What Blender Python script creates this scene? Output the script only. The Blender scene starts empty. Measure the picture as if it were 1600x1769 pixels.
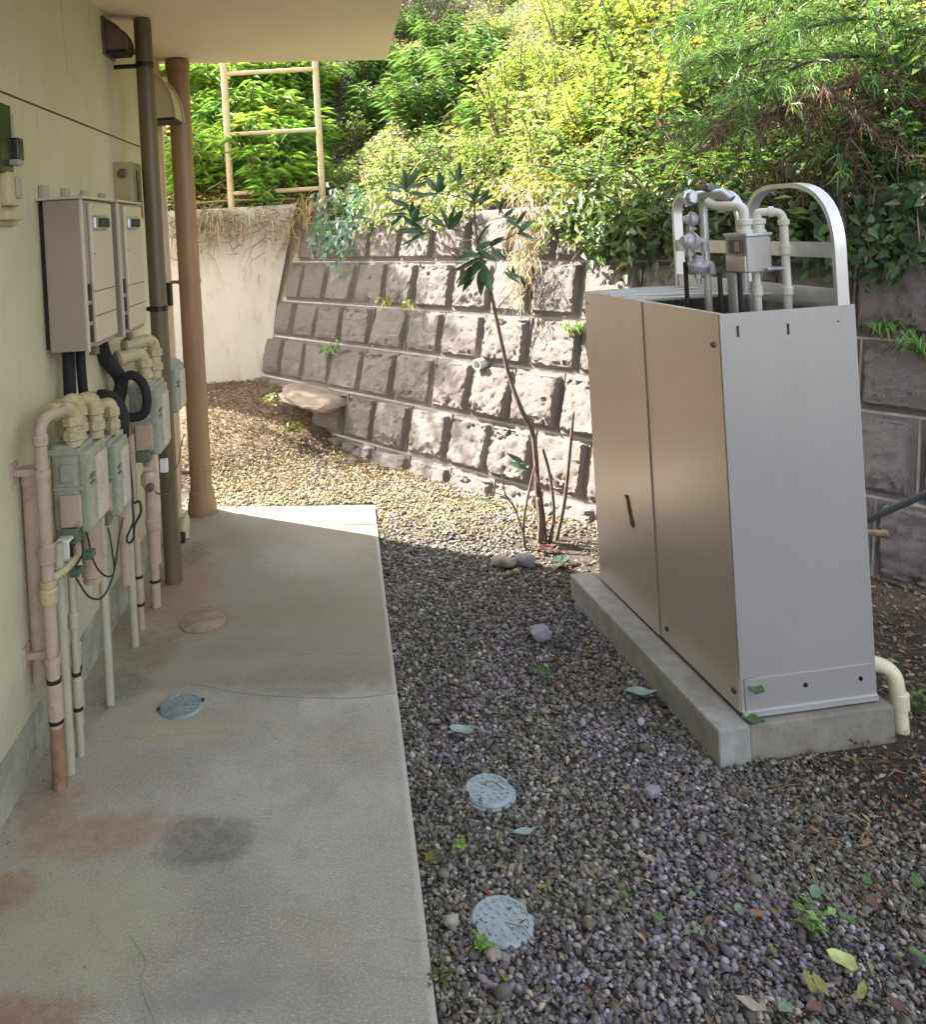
import bpy, math, random
import numpy as np
from mathutils import Vector, Matrix
random.seed(7)
rng = np.random.default_rng(11)
S = bpy.context.scene
COL = S.collection

# ------------------------------------------------------------------ camera, light, exposure
F, ROLL, VX, VY, H = 1400.0, 0.057, 589.0, 392.0, 1.7
_c, _s = math.cos(ROLL), math.sin(ROLL)
cam = bpy.data.cameras.new('camera')
cam_o = bpy.data.objects.new('camera', cam)
COL.objects.link(cam_o)
cam.sensor_width = 36.0
cam.lens = 36.0 * F / 1769.0
cam.shift_x = (800 - VX) / 1769.0
cam.shift_y = -(884.5 - VY) / 1769.0
cam.clip_start, cam.clip_end = 0.05, 500
cam_o.matrix_world = Matrix(((_c, _s, 0, 0), (0, 0, -1, 0), (-_s, _c, 0, H), (0, 0, 0, 1)))
S.camera = cam_o

SUN_DIR = Vector((-0.84, 0.49, 0.95)).normalized()
elev = math.asin(SUN_DIR.z)
world = bpy.data.worlds.new('World')
S.world = world
world.use_nodes = True
wn = world.node_tree
sky = wn.nodes.new('ShaderNodeTexSky')
sky.sky_type = 'NISHITA'
sky.sun_disc = False
sky.sun_elevation = elev
sky.sun_rotation = math.atan2(SUN_DIR.x, SUN_DIR.y)
sky.dust_density = 2.0
hs = wn.nodes.new('ShaderNodeHueSaturation')
hs.inputs['Saturation'].default_value = 0.35
bg = wn.nodes['Background']
bg.inputs['Strength'].default_value = 0.15
wn.links.new(sky.outputs[0], hs.inputs['Color'])
wn.links.new(hs.outputs[0], bg.inputs['Color'])
sun = bpy.data.lights.new('sun', 'SUN')
sun.energy = 5.0
sun.angle = math.radians(0.53)
sun.color = (1.0, 0.93, 0.80)
sun_o = bpy.data.objects.new('sun', sun)
COL.objects.link(sun_o)
sun_o.rotation_euler = SUN_DIR.to_track_quat('Z', 'Y').to_euler()
S.view_settings.view_transform = 'Standard'
S.view_settings.look = 'None'
S.view_settings.gamma = 1.0
S.view_settings.exposure = 2.42
S.cycles.max_bounces = 10
S.cycles.diffuse_bounces = 5

# ------------------------------------------------------------------ measuring helpers
def ray(px, py):
    u, d = px - VX, py - VY
    return Vector(((u * _c - d * _s) / F, 1.0, -(u * _s + d * _c) / F))
def W(px, py, Y): r = ray(px, py); return Vector((r.x * Y, Y, H + r.z * Y))
def G(px, py, z=0.0): r = ray(px, py); k = (z - H) / r.z; return Vector((r.x * k, k, z))
def proj_np(P):
    wx = P[:, 0] / P[:, 1] * F; wd = (H - P[:, 2]) / P[:, 1] * F
    return VX + wx * _c + wd * _s, VY - wx * _s + wd * _c
NX, NY = 0.785, 0.62
_q = math.hypot(NX, NY); NX /= _q; NY /= _q
C0 = NX * 0.845 + NY * 5.04
BAT = 0.3
UX, UY = NY, -NX                                   # along the stone wall, towards the camera's right
def wallpt(a, z, out=0.0):
    """a metres along the stone wall from its far corner, at height z, out metres proud of its face"""
    q = math.sqrt(1 + BAT * BAT)
    d = C0 + BAT * z
    return Vector((NX * d + UX * (a + A0) - NX * out / q, NY * d + UY * (a + A0) - NY * out / q, z + BAT * out / q))
A0 = -6.2

def vnoise(x, y, seed=0, sc=1.0):
    """cheap smooth 2d value noise, numpy, -1..1"""
    x = np.asarray(x, float) * sc + 100.3 + seed * 17.7; y = np.asarray(y, float) * sc + 57.1 + seed * 9.3
    xi, yi = np.floor(x), np.floor(y); fx, fy = x - xi, y - yi
    fx = fx * fx * (3 - 2 * fx); fy = fy * fy * (3 - 2 * fy)
    def h(i, j):
        v = np.sin(i * 127.1 + j * 311.7 + seed * 74.7) * 43758.5453
        return (v - np.floor(v)) * 2 - 1
    return (h(xi, yi) * (1 - fx) + h(xi + 1, yi) * fx) * (1 - fy) + (h(xi, yi + 1) * (1 - fx) + h(xi + 1, yi + 1) * fx) * fy
def sstep(e0, e1, x):
    t = np.clip((np.asarray(x, float) - e0) / (e1 - e0), 0, 1); return t * t * (3 - 2 * t)
def ground_z(x, y):
    x = np.asarray(x, float); y = np.asarray(y, float)
    m = 0.38 * sstep(0, 1, (y - 5.4 - 0.55 * (x + 1)) / 1.5)
    m = m + 0.10 * sstep(0, 1, (NX * x + NY * y - (C0 - 0.5)) / 0.5) * sstep(1.2, 1.7, x)
    return m - 0.018 + 0.012 * vnoise(x, y, 3, 2.2)
def hill_s(x, y):
    x = np.asarray(x, float); y = np.asarray(y, float)
    return np.maximum(NX * x + NY * y - (C0 + BAT * 1.75) - 0.10, y - 7.47)
def hill_z(x, y):
    s = hill_s(x, y)
    z = 1.70 + 0.22 * sstep(-0.3, -0.7, x) + 0.80 * np.maximum(s, 0) + 0.16 * vnoise(x, y, 1, 1.1) * sstep(0, .6, s) + 0.06 * vnoise(x, y, 2, 3.1) * sstep(0, .4, s)
    return np.where(s > 0, z, -0.12)

# ------------------------------------------------------------------ materials
def newmat(name):
    m = bpy.data.materials.new(name); m.use_nodes = True
    nt = m.node_tree; return m, nt, nt.nodes, nt.links, nt.nodes['Principled BSDF']
def nz(N, L, scale, detail=4, vec=None, rough=0.6):
    n = N.new('ShaderNodeTexNoise'); n.inputs['Scale'].default_value = scale; n.inputs['Detail'].default_value = detail
    n.inputs['Roughness'].default_value = rough
    if vec is not None: L.new(vec, n.inputs['Vector'])
    return n.outputs['Fac']
def mixc(N, L, fac, a, b, blend='MIX'):
    m = N.new('ShaderNodeMix'); m.data_type = 'RGBA'; m.blend_type = blend
    for sock, v in ((m.inputs['Factor'], fac), (m.inputs[6], a), (m.inputs[7], b)):
        if isinstance(v, (int, float)): sock.default_value = v
        elif isinstance(v, tuple): sock.default_value = (*v[:3], 1)
        else: L.new(v, sock)
    return m.outputs[2]
def maprange(N, L, v, a, b, c=0.0, d=1.0):
    m = N.new('ShaderNodeMapRange'); m.interpolation_type = 'SMOOTHSTEP'
    L.new(v, m.inputs[0])
    for i, k in enumerate((a, b, c, d)): m.inputs[1 + i].default_value = k
    return m.outputs[0]
def bump(N, L, B, h, strength, dist=0.01):
    b = N.new('ShaderNodeBump'); b.inputs['Strength'].default_value = strength; b.inputs['Distance'].default_value = dist
    L.new(h, b.inputs['Height']); L.new(b.outputs[0], B.inputs['Normal'])
def simple(name, col, rough=0.5, metal=0.0, var=0.12, dirt=None, scale=6.0, bmp=0.0, bscale=60, stretch=None, spec=0.5):
    m, nt, N, L, B = newmat(name)
    tc = N.new('ShaderNodeTexCoord'); vec = tc.outputs['Object']
    if stretch:
        mp = N.new('ShaderNodeMapping'); mp.inputs['Scale'].default_value = stretch; L.new(vec, mp.inputs[0]); vec2 = mp.outputs[0]
    else: vec2 = vec
    f = nz(N, L, scale, 6, vec2)
    a = tuple(c * (1 - var) for c in col); b = tuple(min(1, c * (1 + var)) for c in col)
    c = mixc(N, L, maprange(N, L, f, .3, .7), a, b)
    if dirt:
        g = nz(N, L, scale * 2.3, 8, vec2, .7)
        c = mixc(N, L, maprange(N, L, g, dirt[1], dirt[1] + .2, 0, dirt[2]), c, dirt[0])
    L.new(c, B.inputs['Base Color'])
    B.inputs['Roughness'].default_value = rough; B.inputs['Metallic'].default_value = metal
    B.inputs['Specular IOR Level'].default_value = spec
    if bmp: bump(N, L, B, nz(N, L, bscale, 5, vec), bmp, .004)
    return m

M = {}
# painted wall: faint streaks and a mottled skin
def wall_mat():
    m, nt, N, L, B = newmat('cream wall paint')
    tc = N.new('ShaderNodeTexCoord'); v = tc.outputs['Object']
    mp = N.new('ShaderNodeMapping'); mp.inputs['Scale'].default_value = (1, 5.0, .35); L.new(v, mp.inputs[0])
    c = mixc(N, L, maprange(N, L, nz(N, L, 1.3, 5, v), .35, .65), (.54, .50, .325), (.60, .565, .395))
    c = mixc(N, L, maprange(N, L, nz(N, L, 2.2, 8, mp.outputs[0], .75), .52, .76, 0, .28), c, (.40, .35, .20))
    c = mixc(N, L, maprange(N, L, nz(N, L, 9, 6, v), .58, .74, 0, .22), c, (.42, .35, .26))
    geo = N.new('ShaderNodeNewGeometry'); sep = N.new('ShaderNodeSeparateXYZ'); L.new(geo.outputs['Position'], sep.inputs[0])
    wz = N.new('ShaderNodeMath'); wz.operation = 'MULTIPLY_ADD'; wz.inputs[1].default_value = -.75; L.new(nz(N, L, 7, 8, v, .75), wz.inputs[0]); L.new(sep.outputs[2], wz.inputs[2])
    c = mixc(N, L, maprange(N, L, wz.outputs[0], .12, -.16, 0, .6), c, (.36, .34, .26))
    L.new(c, B.inputs['Base Color']); B.inputs['Roughness'].default_value = .75
    bump(N, L, B, nz(N, L, 80, 6, v, .7), .5, .006)
    return m
M['wall'] = wall_mat()
M['plinth'] = simple('plinth render', (.30, .30, .24), .85, var=.25, dirt=((.14, .14, .11), .5, .7), scale=5, bmp=.4)
M['soffit'] = simple('soffit paint', (.84, .74, .54), .7, var=.05, scale=1.2, dirt=((.66, .57, .40), .58, .3), bmp=.1)
M['trim'] = simple('pink beige trim', (.55, .42, .31), .6, var=.08)
M['cream'] = simple('cream plastic', (.47, .42, .25), .45, var=.06)
M['olive'] = simple('dark olive pipe paint', (.115, .088, .045), .42, var=.15, dirt=((.22, .17, .10), .6, .5), scale=8, stretch=(1, 1, .2))
M['brownpipe'] = simple('brown pipe paint', (.27, .165, .085), .4, var=.12, dirt=((.38, .27, .15), .58, .5), scale=6, stretch=(1, 1, .25))
M['hood'] = simple('dark bronze hood', (.13, .10, .085), .35, metal=.3)
M['gaspipe'] = simple('beige gas pipe', (.40, .31, .235), .45, var=.10, dirt=((.22, .15, .10), .52, .65), scale=9, bmp=.2)
M['palepipe'] = simple('pale green grey pipe', (.38, .36, .27), .45, var=.08, dirt=((.32, .29, .22), .6, .5), scale=9)
M['rustpipe'] = simple('rust brown pipe wrap', (.24, .14, .09), .7, var=.25, dirt=((.40, .30, .24), .55, .6), scale=25, bmp=.3)
M['fitting'] = simple('yellowed cast fitting', (.42, .36, .20), .42, var=.12, dirt=((.24, .18, .08), .50, .7), scale=14, bmp=.15)
M['meter'] = simple('grey green meter casing', (.285, .30, .235), .42, var=.08, dirt=((.16, .14, .10), .50, .7), scale=12, bmp=.15)
M['meterface'] = simple('worn meter front', (.47, .43, .37), .45, var=.1, dirt=((.24, .20, .15), .50, .8), scale=22, stretch=(1, 1, .5))
M['meterdark'] = simple('dark green meter label', (.10, .12, .08), .5)
M['heater_side'] = simple('champagne heater casing', (.33, .275, .24), .38, metal=.35, var=.04, scale=1.5)
M['heater_front'] = simple('champagne heater front', (.55, .48, .37), .4, metal=.2, var=.05, scale=1.5)
M['black'] = simple('black rubber', (.012, .012, .014), .6, var=.2)
M['foam'] = simple('black pipe insulation', (.010, .010, .012), .8, var=.3, bmp=.6, bscale=40)
M['blackgloss'] = simple('black gloss plastic', (.012, .014, .013), .2)
M['cable'] = simple('dark green cable', (.025, .035, .025), .45)
M['connector'] = simple('green connector', (.05, .09, .06), .4)
M['greyplastic'] = simple('grey plastic', (.30, .31, .28), .4)
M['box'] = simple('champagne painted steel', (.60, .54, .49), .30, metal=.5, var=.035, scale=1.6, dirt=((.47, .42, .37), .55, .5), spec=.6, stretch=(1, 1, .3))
M['boxfront'] = simple('sky tinted grey steel', (.385, .375, .375), .40, metal=.35, var=.03, scale=2.0, dirt=((.31, .295, .28), .54, .5), stretch=(1, 1, .3))  # same steel as the cabinet sides, grey sky reflection put into its colour
M['alu'] = simple('aluminium flat bar', (.60, .61, .62), .34, metal=.6, var=.05, dirt=((.38, .36, .34), .62, .5), scale=8)
M['zinc'] = simple('zinc plated steel', (.42, .45, .50), .3, metal=.8, var=.1)
M['regulator'] = simple('grey regulator paint', (.42, .42, .48), .4, metal=.2, var=.08)
M['whitepipe'] = simple('white grey pvc', (.62, .61, .57), .4, var=.05, dirt=((.42, .38, .30), .6, .4), scale=12)
M['creampipe'] = simple('cream drain pvc', (.66, .62, .46), .4, var=.08, dirt=((.38, .33, .22), .58, .5), scale=14)
M['rust'] = simple('rust', (.10, .04, .015), .8, var=.4, scale=30)
M['pad'] = simple('pad concrete', (.23, .21, .18), .85, var=.18, dirt=((.15, .13, .10), .5, .7), scale=9, bmp=.6)
M['padtop'] = simple('pad top concrete', (.29, .29, .28), .85, var=.15, dirt=((.20, .18, .14), .52, .7), scale=14, bmp=.6)
M['concretewall'] = simple('pale concrete', (.50, .475, .485), .8, var=.08, dirt=((.33, .28, .25), .50, .6), scale=3.4, bmp=.3, stretch=(1, 1, .35))
M['lid'] = simple('blue grey plastic lid', (.27, .325, .355), .45, var=.12, dirt=((.22, .24, .24), .58, .25), scale=30, bmp=.2)
M['lidgreen'] = simple('blue green metal lid', (.20, .25, .25), .4, metal=.2, var=.2, dirt=((.30, .26, .18), .55, .6), scale=20)
M['rail'] = simple('beige painted steel tube', (.50, .40, .27), .4, var=.1, dirt=((.30, .17, .09), .58, .7), scale=14)
M['mortar'] = simple('pale mortar', (.60, .56, .52), .9, var=.2, dirt=((.36, .32, .28), .55, .4), scale=9, bmp=.7, bscale=45)
M['bark'] = simple('sapling bark', (.14, .10, .075), .8, var=.3, scale=30, bmp=.5)
M['bark_dark'] = simple('dark bark', (.07, .048, .035), .85, var=.3, scale=30, bmp=.5)
M['drystem'] = simple('dry stem', (.30, .22, .13), .8, var=.25, scale=30)
M['twig'] = simple('grey brown twig', (.17, .13, .095), .85, var=.35, scale=30)
M['rock'] = simple('loose rock', (.30, .26, .23), .9, var=.25, dirt=((.13, .11, .09), .5, .6), scale=9, bmp=.8)
M['bluestone'] = simple('mauve grey stone', (.25, .24, .28), .85, var=.2, scale=20, bmp=.5)
M['darktube'] = simple('dark grey tube', (.10, .115, .13), .4, metal=.3)

def stone_mat():
    m, nt, N, L, B = newmat('split faced stone')
    tc = N.new('ShaderNodeTexCoord'); v = tc.outputs['Object']; oi = N.new('ShaderNodeObjectInfo')
    add = N.new('ShaderNodeVectorMath'); add.operation = 'ADD'; L.new(v, add.inputs[0])
    cmb = N.new('ShaderNodeCombineXYZ')
    mu = N.new('ShaderNodeMath'); mu.operation = 'MULTIPLY'; mu.inputs[1].default_value = 31.0; L.new(oi.outputs['Random'], mu.inputs[0])
    for i in range(3): L.new(mu.outputs[0], cmb.inputs[i])
    L.new(cmb.outputs[0], add.inputs[1]); v2 = add.outputs[0]
    c = mixc(N, L, oi.outputs['Random'], (.39, .34, .325), (.49, .435, .41))
    c = mixc(N, L, maprange(N, L, nz(N, L, 7, 7, v2, .7), .35, .7, 0, .7), c, (.35, .31, .30))
    c = mixc(N, L, maprange(N, L, nz(N, L, 40, 4, v2, .7), .56, .7, 0, .6), c, (.46, .40, .34))
    c = mixc(N, L, maprange(N, L, nz(N, L, 22, 6, v2, .7), .60, .74, 0, .7), c, (.12, .10, .085))
    L.new(c, B.inputs['Base Color']); B.inputs['Roughness'].default_value = .88
    h = N.new('ShaderNodeMath'); h.operation = 'ADD'; L.new(nz(N, L, 28, 8, v2, .75), h.inputs[0]); L.new(nz(N, L, 90, 4, v2, .7), h.inputs[1])
    bump(N, L, B, h.outputs[0], 1.0, .035)
    return m
M['stone'] = stone_mat()

def leaf_mat(name, rough=.42, trans=.35):
    m, nt, N, L, B = newmat(name)
    a = N.new('ShaderNodeAttribute'); a.attribute_name = 'Col'
    L.new(a.outputs['Color'], B.inputs['Base Color']); B.inputs['Roughness'].default_value = rough
    if trans:
        t = N.new('ShaderNodeBsdfTranslucent'); g = N.new('ShaderNodeGamma'); g.inputs[1].default_value = .85
        mx = mixc(N, L, 1.0, a.outputs['Color'], (1.0, 1.0, .55), 'MULTIPLY')
        L.new(mx, g.inputs[0]); L.new(g.outputs[0], t.inputs['Color'])
        ms = N.new('ShaderNodeMixShader'); ms.inputs[0].default_value = trans
        L.new(B.outputs[0], ms.inputs[1]); L.new(t.outputs[0], ms.inputs[2])
        L.new(ms.outputs[0], N['Material Output'].inputs['Surface'])
    return m
M['leaf'] = leaf_mat('leaf', .36)
M['dryleaf'] = leaf_mat('dry leaf', .7, .2)
M['pebble'] = leaf_mat('pebble', .75, 0)

# concrete path with its own stains (fixed on the slab, in metres)
def path_mat():
    m, nt, N, L, B = newmat('path concrete')
    tc = N.new('ShaderNodeTexCoord'); v = tc.outputs['Object']
    mp = N.new('ShaderNodeMapping'); mp.inputs['Scale'].default_value = (1, 1, 0); L.new(v, mp.inputs[0]); v = mp.outputs[0]
    c = mixc(N, L, maprange(N, L, nz(N, L, 1.6, 8, v, .65), .32, .7), (.265, .24, .20), (.405, .385, .35))
    c = mixc(N, L, maprange(N, L, nz(N, L, 3.5, 8, v, .7), .48, .68, 0, .45), c, (.33, .305, .215))
    c = mixc(N, L, maprange(N, L, nz(N, L, 11, 9, v, .75), .50, .66, 0, .45), c, (.22, .21, .185))
    c = mixc(N, L, maprange(N, L, nz(N, L, 150, 3, v, .9), .50, .60, 0, .55), c, (.54, .52, .48))
    c = mixc(N, L, maprange(N, L, nz(N, L, 190, 3, v, .9), .53, .63, 0, .6), c, (.15, .14, .125))
    c = mixc(N, L, maprange(N, L, nz(N, L, 38, 8, v, .85), .57, .66, 0, .7), c, (.20, .19, .165))
    sep = N.new('ShaderNodeSeparateXYZ'); L.new(v, sep.inputs[0])
    wob = N.new('ShaderNodeMath'); wob.operation = 'MULTIPLY_ADD'; wob.inputs[1].default_value = .10
    L.new(nz(N, L, 6, 5, v), wob.inputs[0]); L.new(sep.outputs[1], wob.inputs[2])
    # the older, dirtier pour further from the camera
    c = mixc(N, L, maprange(N, L, wob.outputs[0], 3.05, 3.13, 0, .72), c, (.235, .205, .155))
    nearwall = maprange(N, L, sep.outputs[0], -.62, -1.0, 0, .35)
    c = mixc(N, L, nearwall, c, (.36, .30, .21))
    dn = N.new('ShaderNodeTexNoise'); dn.inputs['Scale'].default_value = 7; dn.inputs['Detail'].default_value = 10; dn.inputs['Roughness'].default_value = .75; L.new(v, dn.inputs['Vector'])
    brk = maprange(N, L, nz(N, L, 26, 8, v, .85), .38, .60, .45, 1.0)
    def stain(px, py, rx, ry, col, al, soft=.55):
        nonlocal c
        p = G(px, py)
        sub = N.new('ShaderNodeVectorMath'); sub.operation = 'SUBTRACT'; L.new(v, sub.inputs[0]); sub.inputs[1].default_value = (p.x, p.y, 0)
        sc = N.new('ShaderNodeVectorMath'); sc.operation = 'DIVIDE'; L.new(sub.outputs[0], sc.inputs[0]); sc.inputs[1].default_value = (rx, ry, 1)
        ln = N.new('ShaderNodeVectorMath'); ln.operation = 'LENGTH'; L.new(sc.outputs[0], ln.inputs[0])
        ad = N.new('ShaderNodeMath'); ad.operation = 'MULTIPLY_ADD'; L.new(dn.outputs['Fac'], ad.inputs[0]); ad.inputs[1].default_value = 2.2; L.new(ln.outputs['Value'], ad.inputs[2])
        mm_ = N.new('ShaderNodeMath'); mm_.operation = 'MULTIPLY'; L.new(maprange(N, L, ad.outputs[0], 2.35, 2.35 - soft * 1.6, 0, min(1, al * 1.1)), mm_.inputs[0]); L.new(brk, mm_.inputs[1])
        c = mixc(N, L, mm_.outputs[0], c, col)
    br = (.30, .185, .105)
    stain(357, 1452, .135, .10, (.155, .15, .14), .85, .35)
    stain(150, 1445, .26, .10, br, .75); stain(95, 1385, .10, .12, (.27, .16, .10), .7); stain(15, 1545, .07, .07, br, .8, .4)
    stain(40, 1755, .14, .06, (.26, .15, .09), .8, .4); stain(330, 1725, .17, .05, (.22, .22, .21), .6)
    stain(430, 1700, .2, .08, (.25, .25, .24), .4); stain(150, 1600, .25, .2, (.37, .36, .22), .45)
    stain(300, 1265, .25, .07, (.36, .34, .2), .5); stain(470, 1440, .09, .05, (.34, .33, .24), .4, .7)
    stain(205, 1190, .12, .13, (.15, .145, .13), .8, .5); stain(350, 1075, .14, .14, (.24, .155, .10), .8, .35)
    stain(395, 935, .1, .15, (.22, .18, .14), .6); stain(560, 1175, .45, .13, (.19, .175, .14), .75); stain(480, 1060, .3, .2, (.22, .19, .14), .6); stain(300, 1020, .24, .45, (.27, .165, .105), .85); stain(260, 1130, .12, .2, (.17, .135, .09), .7)
    stain(430, 1120, .3, .10, (.20, .18, .14), .55); stain(330, 960, .1, .22, (.15, .11, .08), .75); stain(540, 960, .3, .3, (.39, .36, .31), .5)
    # bright, clean strip along the kerb edge
    c = mixc(N, L, maprange(N, L, sep.outputs[0], .085, .105, 0, .5), c, (.55, .54, .50))
    L.new(c, B.inputs['Base Color']); B.inputs['Roughness'].default_value = .85
    bump(N, L, B, nz(N, L, 150, 5, v, .75), .55, .006)
    return m
M['path'] = path_mat()
def soil_mat(name, a, b, d):
    m, nt, N, L, B = newmat(name)
    tc = N.new('ShaderNodeTexCoord'); v = tc.outputs['Object']
    c = mixc(N, L, maprange(N, L, nz(N, L, 5, 8, v, .7), .35, .65), a, b)
    c = mixc(N, L, maprange(N, L, nz(N, L, 60, 5, v, .8), .5, .7, 0, .8), c, d)
    if name.startswith('dark'):
        sp_ = N.new('ShaderNodeSeparateXYZ'); L.new(v, sp_.inputs[0])
        c = mixc(N, L, maprange(N, L, sp_.outputs[2], .03, .14), c, mixc(N, L, maprange(N, L, nz(N, L, 30, 8, v, .8), .4, .6), (.15, .10, .065), (.27, .21, .145)))
    L.new(c, B.inputs['Base Color']); B.inputs['Roughness'].default_value = .95
    bump(N, L, B, nz(N, L, 60, 7, v, .8), 1.0, .02)
    return m
M['soil'] = soil_mat('dark gravelly soil', (.055, .045, .035), (.09, .075, .06), (.16, .145, .13))
M['hill'] = soil_mat('hillside soil', (.05, .04, .025), (.10, .075, .045), (.06, .075, .03))

# ------------------------------------------------------------------ mesh helpers
def setp(o, label=None, cat=None, group=None, kind=None):
    for k, v in (('label', label), ('category', cat), ('group', group), ('kind', kind)):
        if v: o[k] = v
    return o
def wloc(o):
    v = Vector((0, 0, 0))
    while o is not None: v += o.location; o = o.parent
    return v
class MB:
    """collects shapes in world metres and links them as one mesh"""
    def __init__(s): s.v = []; s.f = []
    def add(s, vs, fs):
        b = len(s.v); s.v += [tuple(p) for p in vs]; s.f += [tuple(i + b for i in f) for f in fs]; return s
    def box(s, c, size, ex=(1, 0, 0), ey=(0, 1, 0), ez=(0, 0, 1), bev=0.0):
        c = Vector(c); ex, ey, ez = Vector(ex), Vector(ey), Vector(ez); h = [k / 2 for k in size]
        if bev <= 0:
            vs = [c + ex * (h[0] * i) + ey * (h[1] * j) + ez * (h[2] * k) for i in (-1, 1) for j in (-1, 1) for k in (-1, 1)]
            return s.add(vs, [(0, 1, 3, 2), (4, 6, 7, 5), (0, 4, 5, 1), (2, 3, 7, 6), (0, 2, 6, 4), (1, 5, 7, 3)])
        import bmesh
        bm = bmesh.new(); bmesh.ops.create_cube(bm, size=1)
        for v in bm.verts: v.co = Vector((v.co.x * size[0], v.co.y * size[1], v.co.z * size[2]))
        bmesh.ops.bevel(bm, geom=bm.edges[:] , offset=min(bev, min(size) * .45), segments=2, affect='EDGES', profile=.6)
        bm.verts.index_update()
        vs = [c + ex * v.co.x + ey * v.co.y + ez * v.co.z for v in bm.verts]; fs = [[v.index for v in f.verts] for f in bm.faces]
        bm.free(); return s.add(vs, fs)
    def tube(s, pts, r, seg=10, cap=True):
        pts = [Vector(p) for p in pts]; n = len(pts)
        rr = r if isinstance(r, (list, tuple)) else [r] * n
        up = None; rings = []
        for i in range(n):
            t = (pts[min(i + 1, n - 1)] - pts[max(i - 1, 0)]).normalized()
            if up is None: up = t.orthogonal().normalized()
            up = (up - t * up.dot(t)); up = up.normalized() if up.length > 1e-5 else t.orthogonal().normalized()
            b = t.cross(up); rings.append([pts[i] + (up * math.cos(2 * math.pi * k / seg) + b * math.sin(2 * math.pi * k / seg)) * rr[i] for k in range(seg)])
        vs = [p for r_ in rings for p in r_]
        fs = [(i * seg + k, i * seg + (k + 1) % seg, (i + 1) * seg + (k + 1) % seg, (i + 1) * seg + k) for i in range(n - 1) for k in range(seg)]
        if cap: fs += [tuple(reversed(range(seg))), tuple(range((n - 1) * seg, n * seg))]
        return s.add(vs, fs)
    def lathe(s, base, axis, prof, seg=16):
        """prof: list of (distance along axis, radius)"""
        base, axis = Vector(base), Vector(axis).normalized(); u = axis.orthogonal().normalized(); w = axis.cross(u); vs = []
        for d, r in prof:
            vs += [base + axis * d + (u * math.cos(2 * math.pi * k / seg) + w * math.sin(2 * math.pi * k / seg)) * r for k in range(seg)]
        n = len(prof)
        fs = [(i * seg + k, i * seg + (k + 1) % seg, (i + 1) * seg + (k + 1) % seg, (i + 1) * seg + k) for i in range(n - 1) for k in range(seg)]
        fs += [tuple(reversed(range(seg))), tuple(range((n - 1) * seg, n * seg))]
        return s.add(vs, fs)
    def ribbon(s, pts, side, w, th):
        """flat bar along pts; side = direction of its width, th = thickness"""
        pts = [Vector(p) for p in pts]; side = Vector(side).normalized(); vs = []; n = len(pts)
        for i in range(n):
            t = (pts[min(i + 1, n - 1)] - pts[max(i - 1, 0)]).normalized(); nn = t.cross(side).normalized()
            for a, b in ((-1, -1), (1, -1), (1, 1), (-1, 1)): vs.append(pts[i] + side * (a * w / 2) + nn * (b * th / 2))
        fs = [(i * 4 + k, i * 4 + (k + 1) % 4, i * 4 + 4 + (k + 1) % 4, i * 4 + 4 + k) for i in range(n - 1) for k in range(4)]
        fs += [(3, 2, 1, 0), tuple(n * 4 - 4 + k for k in range(4))]
        return s.add(vs, fs)
    def build(s, name, mat, parent=None, smooth=False, fixn=True):
        o = mesh_obj(name, np.array(s.v, float), s.f, mat, parent, smooth)
        if fixn:
            import bmesh
            bm = bmesh.new(); bm.from_mesh(o.data); bmesh.ops.recalc_face_normals(bm, faces=bm.faces[:]); bm.to_mesh(o.data); bm.free()
        return o
def mesh_obj(name, V, Fc, mat, parent=None, smooth=False, cols=None, origin=None):
    V = np.asarray(V, float)
    if parent is not None: off = np.array(wloc(parent))
    elif origin is not None: off = np.array(origin, float)
    else: off = np.zeros(3)
    me = bpy.data.meshes.new(name)
    if isinstance(Fc, np.ndarray):
        nf, k = Fc.shape
        me.vertices.add(len(V)); me.vertices.foreach_set('co', (V - off).astype(np.float32).ravel())
        me.loops.add(nf * k); me.loops.foreach_set('vertex_index', Fc.astype(np.int32).ravel())
        me.polygons.add(nf); me.polygons.foreach_set('loop_start', np.arange(0, nf * k, k, dtype=np.int32)); me.polygons.foreach_set('loop_total', np.full(nf, k, dtype=np.int32))
        me.update(calc_edges=True)
    else:
        me.from_pydata([tuple(p) for p in (V - off)], [], Fc); me.update()
    if cols is not None:
        a = me.attributes.new('Col', 'FLOAT_COLOR', 'POINT')
        a.data.foreach_set('color', np.concatenate([np.clip(cols, 0, 1), np.ones((len(cols), 1))], 1).astype(np.float32).ravel())
    if smooth:
        try: me.shade_smooth()
        except Exception: me.polygons.foreach_set('use_smooth', np.ones(len(me.polygons), bool))
        if smooth == 'auto' or smooth is True:
            try: me.set_sharp_from_angle(angle=math.radians(40))
            except Exception: pass
    me.materials.append(M[mat] if isinstance(mat, str) else mat)
    o = bpy.data.objects.new(name, me); COL.objects.link(o)
    if parent is not None: o.parent = parent
    elif origin is not None: o.location = origin
    return o
def thing(name, label, cat, loc=(0, 0, 0), group=None):
    o = bpy.data.objects.new(name, None); COL.objects.link(o); o.location = loc; o.empty_display_size = .05
    return setp(o, label, cat, group)
def copy_tree(o, parent=None):
    c = o.copy(); COL.objects.link(c)
    if parent is not None: c.parent = parent
    for ch in list(o.children): copy_tree(ch, c)
    return c
def arcpath(pts, rad, n=6):
    pts = [Vector(p) for p in pts]; out = [pts[0]]
    for i in range(1, len(pts) - 1):
        a, b, c = pts[i - 1], pts[i], pts[i + 1]; d1, d2 = (a - b), (c - b); r = min(rad, d1.length * .49, d2.length * .49)
        p, q = b + d1.normalized() * r, b + d2.normalized() * r
        for k in range(n + 1):
            t = k / n; out.append(p * (1 - t) ** 2 + b * 2 * t * (1 - t) + q * t * t)
    out.append(pts[-1]); return out
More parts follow.
